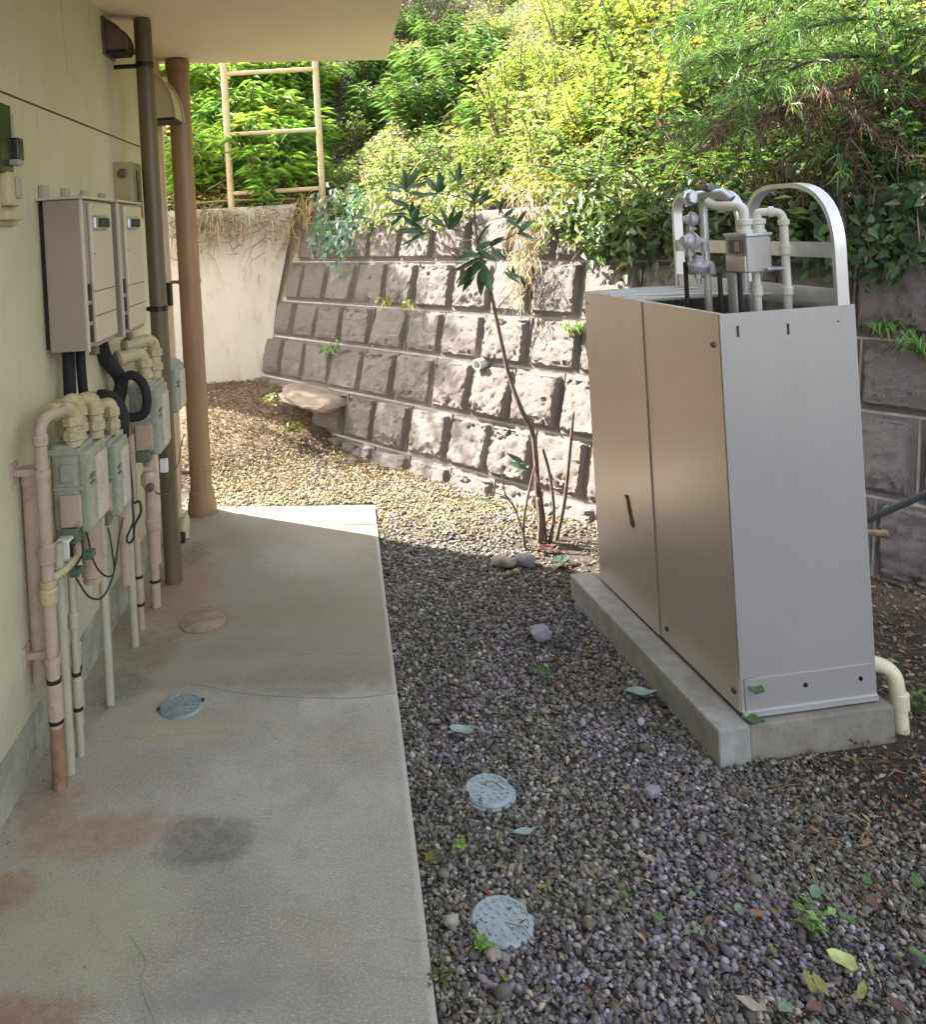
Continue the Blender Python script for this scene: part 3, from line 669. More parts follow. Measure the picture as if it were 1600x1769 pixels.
lid('farther pale blue round lid lying in the gravel', 845, 1362, .073, 'lid', -.001, .05)
lid('nearer pale blue round lid standing a little proud of the gravel', 868, 1588, .077, 'lid', .003, .06)
p = G(350, 1075); t = thing('inspection_lid', 'rust brown round lid flush with the far path', 'lid', (p.x, p.y, 0))
MB().lathe((p.x, p.y, -.02), (0, 0, 1), [(0, .10), (.024, .10), (.027, .094), (.027, .002)], 28).build('cover', simple('rusty lid', (.25, .19, .14), .8, var=.25, scale=12, bmp=.4), t, smooth=True)

# ------------------------------------------------------------------ steel cabinet on its pad
BA = Vector((1.167, 2.534, 0)); E1 = Vector((.9932, .1166, 0)); E2 = Vector((-.1166, .9932, 0)); EZ = Vector((0, 0, 1))
BWd, BL, BZ0, BZ1 = .460, 1.0, .105, 1.36
def bx(a, bb, z): return BA + E1 * a + E2 * bb + EZ * z
def bbox(a0, a1, b0, b1, z0, z1, bev=0): return MB().box(bx((a0 + a1) / 2, (b0 + b1) / 2, (z0 + z1) / 2), (a1 - a0, b1 - b0, z1 - z0), E1, E2, EZ, bev)
t = thing('concrete_pad', 'low concrete pad with a raised curb strip under the steel cabinet', 'concrete pad', bx(.2, .5, 0))
bbox(.002, .49, -.035, 1.08, -.1, .092, .006).build('slab', 'pad', t)
bbox(-.108, -.002, -.045, 1.10, -.1, .098, .008).build('curb_strip', 'padtop', t)
cab = thing('steel_cabinet', 'tall champagne steel cabinet with arched guard bars, standing on the concrete pad', 'cabinet', bx(.22, .5, BZ0))
th = .004
fp = bbox(.0, BWd, 0, th, BZ0 + .008, BZ1).build('front_panel', 'boxfront', cab)
bbox(.012, BWd - .01, -.004, 0, BZ0 + .008, BZ0 + .11, .001).build('kick_plate', 'boxfront', fp)
bbox(.0, BWd, -.010, .0, BZ0 - .006, BZ0 + .010).build('bottom_flange', 'alu', fp)
bbox(-.002, .045, -.003, -.0002, BZ0 + .112, BZ1 - .001).build('corner_fold', 'boxfront', fp)
SEAM = .49
bbox(-th, 0, .003, SEAM - .003, BZ0 + .005, BZ1).build('side_panel', 'box', cab)
vq = [bx(a_, b_, z_) for z_ in (BZ0 + .005, BZ1) for a_, b_ in ((-.005, SEAM + .0015), (-.009, SEAM + .0015), (-.010, BL), (-.006, BL))]
MB().add(vq, [(0, 1, 2, 3), (7, 6, 5, 4), (0, 3, 7, 4), (1, 5, 6, 2), (0, 4, 5, 1), (3, 2, 6, 7)]).build('side_panel', 'box', cab)
bbox(-.0070, -.0030, SEAM - .0025, SEAM + .0012, BZ0 + .008, BZ1 - .002).build('panel_gasket', 'heater_side', cab)
bbox(BWd, BWd + th, .003, BL, BZ0 + .005, BZ1).build('side_panel', 'box', cab)
bbox(-th, BWd + th, BL, BL + th, BZ0 + .005, BZ1).build('rear_panel', 'box', cab)
bbox(.004, .008, SEAM - .02, SEAM + .02, BZ0 + .01, BZ1 - .02).build('seam_gap', 'black', cab)
tp = bbox(.0, BWd, .56, BL - .003, BZ1 - .012, BZ1 - .004).build('top_panel', 'boxfront', cab)
for k in (.68, .79, .90): bbox(.01, BWd - .01, k, k + .012, BZ1 - .004, BZ1 + .004).build('seam_rib', 'alu', tp)
bbox(.0, .03, .004, .56, BZ1 - .02, BZ1 - .003).build('top_lip', 'alu', cab)
bbox(.03, BWd, .004, .02, BZ1 - .03, BZ1 - .003).build('top_lip', 'alu', cab)
bbox(BWd - .03, BWd, .02, .56, BZ1 - .02, BZ1 - .003).build('top_lip', 'alu', cab)
bbox(.004, BWd - .004, .02, .56, BZ1 - .34, BZ1 - .33).build('inner_floor', 'black', cab)
MB().tube([bx(.03, .60, BZ1 + .012), bx(.42, .33, BZ1 + .012)], .0035, 6).build('brace_rod', 'whitepipe', cab, smooth=True)
for a, z in ((.055, BZ1 - .055), (.225, BZ1 - .06)): bbox(a, a + .006, -.0025, 0, z - .02, z + .015).build('key_slot', 'blackgloss', fp)
MB().lathe(bx(.40, 0, BZ1 - .05), -E2, [(0, .003), (.002, .003)], 8).build('screw', 'blackgloss', fp)
for a, z in ((.215, .175), (.405, .172)): MB().lathe(bx(a, -.004, z), -E2, [(0, .0075), (.003, .0065)], 10).build('screw', 'blackgloss', fp)
for bb, z in ((.035, BZ1 - .10), (.03, .165), (.97, BZ1 - .05), (SEAM - .05, .16)): MB().lathe(bx(-th, bb, z), -E1, [(0, .010), (.006, .008)], 10).build('screw', 'blackgloss', cab)
sc = [(0, 0), (.012, -.012), (.014, -.04), (.022, -.075), (.026, -.105), (.040, -.112), (.044, -.10), (.032, -.06), (.026, -.03), (.018, .008)]
q0 = bx(-.0135, .715, .565)
v = [q0 + E2 * (-x * 1.6) + EZ * z for x, z in sc]; v2 = [p + E1 * .0015 for p in v]; n = len(v)
MB().add(v + v2, [tuple(range(n)), tuple(range(2 * n - 1, n - 1, -1))] + [(i, (i + 1) % n, n + (i + 1) % n, n + i) for i in range(n)]).build('rust_gash', 'rust', cab)
# guard: two arches along the far long side, flat bar, with cross bars
def arch(b0, b1, ztop, rise_far, rise_near):
    a = BWd - .03; z0 = BZ1 - .10
    pts = [bx(a, b0, z0), bx(a, b0, ztop), bx(a, b1, ztop), bx(a, b1, z0)]
    P = [pts[0]]; 
    for i, rr in ((1, rise_near), (2, rise_far)):
        aa, bb_, cc = pts[i - 1], pts[i], pts[i + 1]; r1 = min(rr, (bb_ - aa).length * .9); r2 = min(rr, (cc - bb_).length * .48 if i == 1 else (bb_ - aa).length * .48)
        p, q = bb_ + (aa - bb_).normalized() * (rr if i == 1 else min(rr, (b1 - b0) * .49)), bb_ + (cc - bb_).normalized() * (min(rr, (b1 - b0) * .49) if i == 1 else rr)
        for k in range(17):
            w = k / 16; P.append(p * (1 - w) ** 2 + bb_ * 2 * w * (1 - w) + q * w * w)
    P.append(pts[3]); return P
MB().ribbon(arch(.015, .47, 1.755, .17, .22), E1, .040, .016).build('guard_arch', 'alu', cab, smooth=True)
MB().ribbon(arch(.52, .985, 1.755, .09, .15), E1, .040, .016).build('guard_arch', 'alu', cab, smooth=True)
for z, hh in ((1.535, .05), (1.385, .05)):
    bbox(BWd - .045, BWd - .037, .03, .46, z - hh / 2, z + hh / 2).build('cross_bar', 'alu', cab)
    bbox(BWd - .045, BWd - .037, .53, .975, z - hh / 2, z + hh / 2).build('cross_bar', 'alu', cab)

# gas meter and pipework rising out of the cabinet
gm = thing('gas_meter', 'small grey gas meter with index window standing out of the steel cabinet top', 'gas meter', bx(.28, .26, 1.45))
a0, a1, b0, b1, z0, z1 = .235, .325, .20, .325, 1.463, 1.595
bbox(a0, a1, b0, b1, z0, z1, .006).build('body', 'boxfront', gm)
bbox(a0 - .004, a1 + .004, b0 - .006, b1 + .004, z1 - .008, z1 + .004, .003).build('top_flange', 'zinc', gm)
bbox(a0 - .006, a0, b0 + .005, b1 - .008, z0 + .004, z0 + .058, .002).build('lower_cover', 'box', gm)
bbox(a0 - .007, a0, b0 + .02, b1 - .03, z0 + .066, z1 - .018, .002).build('index_frame', 'hood', gm)
bbox(a0 - .009, a0 - .004, b0 + .03, b0 + .055, z0 + .074, z1 - .024).build('index_window', 'boxfront', gm)
bbox(a1 - .03, a1 + .03, b0 - .02, b0 + .05, z0 + .006, z0 + .016, .003).build('shelf_bracket', 'zinc', gm)
for a in (a0 + .022, a1 - .018):
    MB().lathe(bx(a, b0 + .04, z1), EZ, [(0, .026), (.012, .026), (.014, .021), (.03, .021), (.034, .026), (.05, .026), (.052, .02)], 14).build('union', 'whitepipe', gm, smooth=True)
def cpipe(label, pts, r, mat='whitepipe', rad=.035, bands=(), name='gas_pipe'):
    t = thing(name, label, 'pipe', Vector(pts[0]))
    MB().tube(arcpath(pts, rad), r, 14).build('riser', mat, t, smooth=True)
    for p, ax, ln in bands: MB().lathe(Vector(p) - Vector(ax) * (ln / 2), ax, [(0, r + .0005), (.002, r + .005), (ln - .002, r + .005), (ln, r + .0005)], 14).build('collar', mat, t, smooth=True)
    return t
pr_ = bx(.375, .20, 0)
zt = 1.668
cpipe('white pipe bent over the cabinet meter down its right side', [bx(.375, .20, 1.20), bx(.375, .20, zt), bx(a1 - .018, b0 + .04, zt), bx(a1 - .018, b0 + .04, 1.645)], .0135,
      bands=((bx(.375, .20, 1.63), EZ, .02), (bx(.375, .20, 1.535), EZ, .035), (bx(.375, .20, 1.395), EZ, .03), (bx(.345, .22, zt), (bx(.375, .20, 0) - bx(a1 - .018, b0 + .04, 0)).normalized(), .02)))
cpipe('pale pipe bent from the left meter union towards the regulators', [bx(a0 + .022, b0 + .04, 1.645), bx(a0 + .022, b0 + .04, 1.69), bx(.21, .34, 1.70), bx(.195, .36, 1.72)], .017)
cpipe('white pipe rising under the cabinet meter', [bx(.29, .24, 1.18), bx(.29, .24, 1.47)], .014, bands=((bx(.29, .24, 1.40), EZ, .04),))
cpipe('square grey post carrying the regulators on the cabinet', [bx(.205, .40, 1.15), bx(.205, .40, 1.75)], .014, 'alu')
cpipe('wide beige pipe stub behind the cabinet meter', [bx(.245, .30, 1.15), bx(.245, .30, 1.46)], .022, 'boxfront')
cpipe('left thin black hose dropping from the cabinet meter', [bx(.18, .28, 1.15), bx(.18, .28, 1.465)], .008, 'black', name='hose')
cpipe('right thin black hose dropping from the cabinet meter', [bx(.215, .22, 1.15), bx(.215, .22, 1.465)], .008, 'black', name='hose')
cpipe('thin black hose dropping from the lower regulator', [bx(.135, .42, 1.17), bx(.135, .42, 1.50)], .008, 'black', name='hose')
def regulator(label, c, r, ax):
    c = Vector(c); t = thing('gas_regulator', label, 'regulator', c); ax = Vector(ax).normalized()
    prof = [(-.95 * r, .30 * r), (-.95 * r, .42 * r), (-.70 * r, .45 * r)] + [(-.62 * r + .55 * r * math.sin(k * math.pi / 12), r * (.55 + .40 * (1 - math.cos(k * math.pi / 12)))) for k in range(0, 7)]
    prof += [(-.06 * r, 1.06 * r), (.10 * r, 1.06 * r), (.11 * r, .95 * r), (.45 * r, .90 * r), (.75 * r, .72 * r), (.92 * r, .42 * r)]
    MB().lathe(c, -ax, prof, 20).build('dome', 'regulator', t, smooth=True)
    MB().tube(arcpath([c + E2 * r * .2, c + E1 * r * 1.5, c + E1 * r * 1.5 - EZ * r], r * .4), r * .38, 12).build('body', 'regulator', t, smooth=True)
    MB().lathe(c - EZ * r * .7, -EZ, [(0, r * .4), (r * .35, r * .4), (r * .36, r * .55), (r * .7, r * .55), (r * .72, r * .3), (r * 1.3, r * .3)], 8).build('outlet', 'zinc', t)
regulator('upper grey regulator behind the post on the cabinet', bx(.165, .42, 1.655), .028, (-1, .2, 0))
regulator('middle grey bell-shaped regulator left of the cabinet meter', bx(.135, .38, 1.575), .036, (-1, -.3, .2))
regulator('lower grey bulb-shaped regulator left of the cabinet meter', bx(.155, .37, 1.49), .034, (.1, -.2, 1))
t = thing('gas_valve', 'zinc valve head at the top of the cabinet pipework', 'valve', bx(.20, .38, 1.72))
MB().tube([bx(.185, .40, 1.735), bx(.235, .32, 1.74), bx(.25, .30, 1.715)], .022, 12).build('body', 'zinc', t, smooth=True)
MB().box(bx(.215, .36, 1.765), (.05, .04, .02), E1, E2, EZ, .004).build('handle', 'darktube', t)
MB().lathe(bx(.165, .43, 1.735), -E2, [(0, .03), (.02, .03), (.022, .022), (.05, .022)], 8).build('hex_nut', 'zinc', t)

# cream drain elbow at the right foot of the cabinet
p0, p1 = W(1508, 1143, 2.66), G(1558, 1250)
t = thing('drain_pipe', 'cream plastic drain elbow coming out of the cabinet into the soil', 'drain pipe', p1)
MB().tube(arcpath([p0 - Vector((.05, 0, -.01)), Vector((p1.x - .012, p1.y, W(1552, 1160, 2.64).z + .03)), p1 - Vector((0, 0, .03))], .09, 8), .0235, 14).build('elbow', 'creampipe', t, smooth=True)
MB().lathe(p1 + Vector((-.002, 0, .05)), EZ, [(0, .024), (.003, .028), (.05, .028), (.053, .024)], 14).build('collar', 'creampipe', t, smooth=True)

# tubes on the stone wall right of the cabinet
t = thing('handrail_tube', 'dark diagonal metal tube leaning along the stone wall right of the cabinet', 'tube', W(1500, 897, 3.05))
MB().tube([W(1485, 905, 3.05), W(1640, 836, 2.75)], .012, 12).build('tube', 'darktube', t, smooth=True)
t = thing('water_tap_pipe', 'short rusty pipe stub behind the right edge of the cabinet', 'pipe', W(1520, 922, 3.05))
MB().tube([W(1495, 920, 3.05), W(1535, 922, 3.0)], .012, 10).build('stub', 'drystem', t, smooth=True)
MB().lathe(W(1522, 922, 3.02), (1, -.1, 0), [(0, .016), (.02, .018), (.03, .012)], 8).build('nut', 'hood', t)

# ------------------------------------------------------------------ retaining walls
cw = thing('concrete_wall', 'pale concrete retaining wall end at the far left behind the downpipes', 'retaining wall', (-1.2, 7.35, .3))
v = [(-3.4, 7.32, -.1), (-.80, 7.32, -.1), (-.62, 7.32, 1.05), (-.40, 7.32, 1.93), (-3.4, 7.32, 1.93)]
vv = v + [(x, y + .22, z) for x, y, z in v]
MB().add(vv, [(0, 1, 2, 3, 4), (9, 8, 7, 6, 5)] + [(i, (i + 1) % 5, 5 + (i + 1) % 5, 5 + i) for i in range(5)]).build('wall_face', 'concretewall', cw)
gr = thing('guard_rail', 'beige tubular guard rail frame like a ladder on top of the concrete wall', 'guard rail', (-.56, 7.36, 1.95))
for x in (-.985, -.15): MB().tube([(x, 7.38, 1.85), (x, 7.38, 3.34)], .032 if x < -.5 else .030, 12).build('post', 'rail', gr, smooth=True)
for px0, py0, px1, py1 in ((388, 126, 545, 121), (400, 230, 552, 226), (404, 333, 560, 326)):
    za, zb = W(px0, py0, 7.38).z, W(px1, py1, 7.38).z; zz = (za + zb) / 2
    MB().tube([(-.985, 7.38, zz), (-.15, 7.38, zz)], .021, 10).build('rail', 'rail', gr, smooth=True)

sw = thing('stone_retaining_wall', 'battered retaining wall of rough split-faced blocks running behind the cabinet', 'retaining wall', wallpt(3, 0))
eu = Vector((UX, UY, 0)); q = math.sqrt(1 + BAT * BAT); ev = Vector((BAT * NX, BAT * NY, 1)) / q; en = eu.cross(ev).normalized()
AL = 8.6
A_L = 0.0
b = MB(); c4 = [wallpt(-.2, -.3, -.014), wallpt(AL, -.3, -.014), wallpt(AL, 1.76, -.014), wallpt(-.2, 1.76, -.014)]
b.add(c4 + [p - en * .25 for p in c4], [(0, 1, 2, 3), (7, 6, 5, 4), (0, 4, 5, 1), (1, 5, 6, 2), (2, 6, 7, 3), (3, 7, 4, 0)]).build('mortar_bed', 'mortar', sw)
# a set of rough block meshes, width 1 x height 1, face relief in metres
def block_mesh(seed):
    r = np.random.default_rng(seed); n = 11
    g = np.array([0, .035, .085, .16, .28, .42, .58, .72, .84, .915, .965, 1.0])
    g = np.concatenate([[0, .05, .085], np.linspace(.115, .885, 17), [.915, .95, 1.0]])
    X, Y = np.meshgrid(g, g); m = len(g)
    edge = np.minimum(np.minimum(X, 1 - X), np.minimum(Y, 1 - Y))
    hgt = .036 * sstep(.048, .09, edge) + .006 * sstep(.1, .4, edge)
    rid = lambda sd, sc: 1 - 2 * np.abs(vnoise(X + .06 * vnoise(X, Y, sd + 3, 7), Y, sd, sc))
    rough = .007 * vnoise(X, Y, seed, 2.6) + .0045 * rid(seed + 50, 4) + .0038 * rid(seed + 70, 9) + .0030 * r.normal(0, 1, X.shape) - .026 * sstep(.30, .08, Y + .1 * vnoise(X, Y, seed + 9, 6)) * r.uniform(0, 1, X.shape)
    tilt = r.normal(0, .016) * (X - .5) + r.normal(0, .016) * (Y - .5)
    Z = hgt + (rough + tilt) * sstep(.05, .088, edge)
    Xj = X + r.normal(0, .009, X.shape) * sstep(.045, .08, edge); Yj = Y + r.normal(0, .009, X.shape) * sstep(.02, .1, edge)
    V = np.stack([Xj - .5, Yj - .5, Z], -1).reshape(-1, 3)
    i = (np.arange(m - 1)[:, None] * m + np.arange(m - 1)[None]).ravel(); Fc = np.stack([i, i + 1, i + m + 1, i + m], 1).tolist()
    ring = list(range(m)) + [m * k + m - 1 for k in range(1, m)] + [m * (m - 1) + k for k in range(m - 2, -1, -1)] + [m * k for k in range(m - 2, 0, -1)]
    bse = len(V); V = np.concatenate([V, V[ring] * np.array([1, 1, 0]) + np.array([0, 0, -.05])])
    k = len(ring); Fc += [(ring[(j + 1) % k], ring[j], bse + j, bse + (j + 1) % k) for j in range(k)]
    me = bpy.data.meshes.new('stone_block'); me.from_pydata([tuple(p) for p in V], [], Fc); me.update()
    me.materials.append(M['stone']); 
    me.shade_smooth(); me.set_sharp_from_angle(angle=math.radians(13))
    return me
blocks = [block_mesh(k) for k in range(14)]
courses = [(-.25, .085), (.085, .41), (.41, .755), (.755, 1.065), (1.065, 1.41), (1.41, 1.745)]
wr = wloc(sw)
for ci, (z0, z1) in enumerate(courses):
    a = (7.335 - NY * (C0 + BAT * (z0 + z1) / 2)) / UY - A0; w0 = random.uniform(.18, .38)
    while a < AL:
        w = w0 or random.uniform(.33, .40); w0 = 0; zc = (z0 + z1) / 2; gap = .014
        p = wallpt(a + w / 2, zc, -.002 + random.uniform(-.004, .006)); hgt = (z1 - z0) * q - gap
        o = bpy.data.objects.new('stone', random.choice(blocks)); COL.objects.link(o); o.parent = sw
        rot = Matrix((eu, ev, en)).transposed() @ Matrix.Rotation(random.choice((0, math.pi)), 3, 'Z')
        o.matrix_local = Matrix.Translation(p - wr) @ rot.to_4x4() @ Matrix.Diagonal((w - gap, hgt, random.uniform(.85, 1.25), 1))
        a += w
for px, py in ((838, 626),):
    k = None
    p = wallpt(0, 0); best = min(((abs(x[0] - px) + abs(x[1] - py), a_, z_) for a_ in np.arange(0, 4, .04) for z_ in np.arange(.3, 1.2, .03) for x in [tuple(float(t_[0]) for t_ in proj_np(np.array([wallpt(a_, z_)])))]))
    p = wallpt(best[1], best[2]); d = Vector((-NX, -NY, 0))
    MB().lathe(p - d * .02, d, [(0, .036), (.095, .036), (.095, .029), (.05, .027)], 16).build('weep_pipe', 'whitepipe', sw, smooth=True)
# broken foundation slab and loose rock at the foot of the wall
def rock(label, c, size, mat='rock', seed=0, name='rock', flat=1.0):
    r = np.random.default_rng(seed); import bmesh
    bm = bmesh.new(); bmesh.ops.create_icosphere(bm, subdivisions=3, radius=.5)
    for v in bm.verts:
        n = v.co.normalized(); k = max(abs(n.x), abs(n.y), abs(n.z)); v.co = n * .5 * (.6 + .4 / k ** .8)
        v.co *= 1 + .16 * float(vnoise(v.co.x * 3 + seed, v.co.y * 3 + v.co.z * 2.3, seed, 1)) + .07 * float(vnoise(v.co.x * 9, v.co.z * 9 + v.co.y * 7, seed, 1)); v.co = Vector((v.co.x * size[0], v.co.y * size[1], v.co.z * size[2]))
    me = bpy.data.meshes.new(name); bm.to_mesh(me); bm.free(); me.materials.append(M[mat] if isinstance(mat, str) else mat); me.shade_smooth(); me.set_sharp_from_angle(angle=math.radians(30))
    o = bpy.data.objects.new(name, me); COL.objects.link(o); o.location = c; o.rotation_euler = (r.normal(0, .1), r.normal(0, .1), r.uniform(0, 6)); setp(o, label, 'rock'); return o
o = rock('flat broken stone slab jutting out of the earth mound below the wall', W(540, 682, 6.45), (.66, .42, .12), simple('buried stone slab', (.25, .195, .15), .9, var=.3, dirt=((.36, .31, .26), .55, .6), scale=7, bmp=.9), 4); o.location.z -= .02; o.rotation_euler = (.05, .10, -.75)
rock('pale grey stone at the foot of the sapling', G(908, 972) + Vector((0, 0, .012)), (.10, .07, .06), 'bluestone', 5)
rock('dark flat stone left of the sapling foot', G(872, 974) + Vector((0, 0, .01)), (.13, .08, .05), 'rock', 6)
rock('mauve stone lying in the shaded gravel beyond the leaf', G(935, 1098) + Vector((0, 0, .012)), (.085, .075, .05), 'bluestone', 7)
rock('small white stone beside the cabinet drain elbow', G(1533, 1265) + Vector((0, 0, .012)), (.03, .025, .02), 'whitepipe', 8)
rock('mauve pebble stone in front of the concrete pad', G(1128, 1372) + Vector((0, 0, .01)), (.045, .035, .025), 'bluestone', 9)
rock('grey flat stone right of the nearer round lid', G(852, 1652) + Vector((0, 0, .008)), (.04, .035, .02), 'rock', 10)
# a grey boulder high on the bank behind the guard rail and one among the ivy
hp = lambda x, y: Vector((x, y, float(hill_z(x, y))))
rock('grey boulder high on the bank seen through the guard rail', W(425, 150, 10.2), (.75, .5, .55), 'rock', 12)
rock('pink grey boulder among the yellow undergrowth above the wall', W(955, 195, 7.6), (.42, .4, .38), 'rock', 13)

# ================================================================== GRAVEL
def pebbles(n, x0, x1, y0, y1, r0, r1, zoff=0.0, keep=None, colf=None):
    P = np.stack([rng.uniform(x0, x1, n), rng.uniform(y0, y1, n)], 1)
    if keep is not None: P = P[keep(P)]
    n = len(P); ph = (1 + 5 ** .5) / 2
    base = norm(np.array([(-1, ph, 0), (1, ph, 0), (-1, -ph, 0), (1, -ph, 0), (0, -1, ph), (0, 1, ph), (0, -1, -ph), (0, 1, -ph), (ph, 0, -1), (ph, 0, 1), (-ph, 0, -1), (-ph, 0, 1)], float))
    tri = np.array([(0, 11, 5), (0, 5, 1), (0, 1, 7), (0, 7, 10), (0, 10, 11), (1, 5, 9), (5, 11, 4), (11, 10, 2), (10, 7, 6), (7, 1, 8), (3, 9, 4), (3, 4, 2), (3, 2, 6), (3, 6, 8), (3, 8, 9), (4, 9, 5), (2, 4, 11), (6, 2, 10), (8, 6, 7), (9, 8, 1)])
    Rn = rng.uniform(0, 1, n) ** 2.0 * (r1 - r0) + r0
    sc = np.stack([Rn * rng.uniform(.9, 1.5, n), Rn * rng.uniform(.7, 1.1, n), Rn * rng.uniform(.5, .85, n)], 1)
    V = base[None] * sc[:, None] * rng.uniform(.70, 1.28, (n, 12, 1))
    a, t1, t2 = rng.uniform(0, 6.28, n), rng.normal(0, .35, n), rng.normal(0, .35, n)
    def rot(ax, th):
        c, s, z, o_ = np.cos(th), np.sin(th), np.zeros(n), np.ones(n)
        m = {'z': [[c, -s, z], [s, c, z], [z, z, o_]], 'x': [[o_, z, z], [z, c, -s], [z, s, c]], 'y': [[c, z, s], [z, o_, z], [-s, z, c]]}[ax]
        return np.array(m).transpose(2, 0, 1)
    Rm = rot('z', a) @ rot('x', t1) @ rot('y', t2)
    V = np.einsum('nij,nkj->nki', Rm, V)
    z = ground_z(P[:, 0], P[:, 1]) + rng.uniform(-.2, 1.0, n) * Rn * .9 + zoff
    V += np.concatenate([P, z[:, None]], 1)[:, None]
    Fc = (tri[None] + (np.arange(n) * 12)[:, None, None]).reshape(-1, 3)
    g = np.clip(rng.lognormal(-1.85, .50, n), .04, .5)
    tint = np.stack([1.08 + .07 * rng.normal(0, 1, n), 1.0 + .03 * rng.normal(0, 1, n), .885 + .09 * rng.normal(0, 1, n)], 1)
    far = sstep(4.3, 4.8, P[:, 1])[:, None]; tint = tint * (1 + far * np.array([.28, .20, -.14])) * (.80 + .20 * far)  # sun and shade put into pebble colour: far paler and yellower, near darker
    pur = .6 * sstep(.22, .62, vnoise(P[:, 0], P[:, 1], 21, 3.6) + .35 * vnoise(P[:, 0], P[:, 1], 22, 11))[:, None] * (rng.uniform(0, 1, (n, 1)) < .6)
    tint = tint * (1 - pur) + pur * np.array([1.06, .93, 1.28])
    C = np.repeat(g[:, None] * tint, 12, 0)
    return V.reshape(-1, 3), Fc, C
infr = lambda P: (lambda x, y: (x > -250) & (x < 1900) & (y > 640) & (y < 2000))(*proj_np(np.concatenate([P, np.zeros((len(P), 1))], 1)))
rightof = lambda P: ((P[:, 0] > .112) | (P[:, 1] > 5.0)) & (NX * P[:, 0] + NY * P[:, 1] < C0 + .05) & infr(P)
pad_in = lambda P: ((P[:, 0] - BA.x) * E1.x + (P[:, 1] - BA.y) * E1.y > -.10) & ((P[:, 0] - BA.x) * E1.x + (P[:, 1] - BA.y) * E1.y < .55) & ((P[:, 0] - BA.x) * E2.x + (P[:, 1] - BA.y) * E2.y > -.04) & ((P[:, 0] - BA.x) * E2.x + (P[:, 1] - BA.y) * E2.y < 1.08)
kp = lambda P: rightof(P) & ~pad_in(P)
soily = lambda P: kp(P) & (rng.uniform(0, 1, len(P)) > .93 * sstep(1.25, 1.75, P[:, 0] + .35 * (P[:, 1] - 2.1) + .12 * vnoise(P[:, 0], P[:, 1], 9, 5)) * sstep(1.85, 2.15, P[:, 1]))
lowg = lambda P: kp(P) & (ground_z(P[:, 0], P[:, 1]) < rng.uniform(.0, .09, len(P)))
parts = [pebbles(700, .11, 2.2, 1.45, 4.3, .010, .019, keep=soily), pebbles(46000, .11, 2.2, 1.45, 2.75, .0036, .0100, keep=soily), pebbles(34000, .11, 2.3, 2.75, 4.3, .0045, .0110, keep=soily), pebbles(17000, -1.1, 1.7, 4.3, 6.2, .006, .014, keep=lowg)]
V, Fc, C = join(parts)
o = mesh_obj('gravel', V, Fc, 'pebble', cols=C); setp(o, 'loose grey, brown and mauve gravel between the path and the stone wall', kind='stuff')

# leaf litter, twigs and sprouting weeds over gravel and mound
def scatter(n, x0, x1, y0, y1, keep): 
    P = np.stack([rng.uniform(x0, x1, n), rng.uniform(y0, y1, n)], 1); return P[keep(P)]
P = np.concatenate([scatter(1300, .11, 2.2, 1.5, 4.3, kp), scatter(1800, 1.15, 2.3, 2.0, 3.2, kp), scatter(15000, -1.3, .9, 5.4, 7.3, rightof), scatter(1500, -1.0, 1.5, 4.3, 5.6, rightof), scatter(1500, 1.5, 2.4, 2.2, 4.0, kp), scatter(250, .9, 1.4, 3.7, 4.5, kp)])
n = len(P); P = np.concatenate([P, np.stack([-1.085 + np.abs(rng.normal(0, .035, 420)), rng.uniform(1.6, 5.0, 420)], 1), np.stack([rng.uniform(-1.0, .08, 90), rng.uniform(1.6, 5.0, 90)], 1)]); n = len(P)
P3 = np.concatenate([P, (np.where((P[:, 0] < .1) & (P[:, 1] < 5), .004, 0) + ground_z(P[:, 0], P[:, 1]) + rng.uniform(.006, .02, n))[:, None]], 1)
a = rng.uniform(0, 6.28, n); D = np.stack([np.cos(a), np.sin(a), rng.normal(0, .25, n)], 1)
pal = np.array([(.24, .15, .085), (.32, .22, .13), (.15, .10, .065), (.38, .32, .20), (.20, .09, .06), (.12, .09, .06)]); col = pal[rng.integers(0, 5, n)] * rng.uniform(.5, 1.2, (n, 1))
onp = (P[:, 0] < .1) & (P[:, 1] < 5); ls_ = np.where(onp, .35, 1.0)
V, Fc, C = leaves(P3, D, rng.uniform(.012, .042, n) * ls_, rng.uniform(.004, .015, n) * ls_, col, fold=.15, droop=.1, jit=.5)
pg = scatter(7000, -1.0, 1.45, 4.35, 6.0, rightof); m_ = len(pg); a_ = rng.uniform(0, 6.28, m_)  # pale gold straw added to lift the colour of the sunlit strip
lv = leaves(np.concatenate([pg, (ground_z(pg[:, 0], pg[:, 1]) + rng.uniform(.008, .02, m_))[:, None]], 1), np.stack([np.cos(a_), np.sin(a_), rng.normal(0, .2, m_)], 1), rng.uniform(.012, .04, m_), rng.uniform(.002, .006, m_), np.array([.42, .34, .18]) * rng.uniform(.6, 1.25, (m_, 1)), fold=.15, droop=.1, jit=.5)
V, Fc, C = join([(V, Fc, C), lv])
o = mesh_obj('leaf_litter', V, Fc, 'dryleaf', cols=C); setp(o, 'brown dry leaf litter over the mound and gravel', kind='stuff')
b = MB()
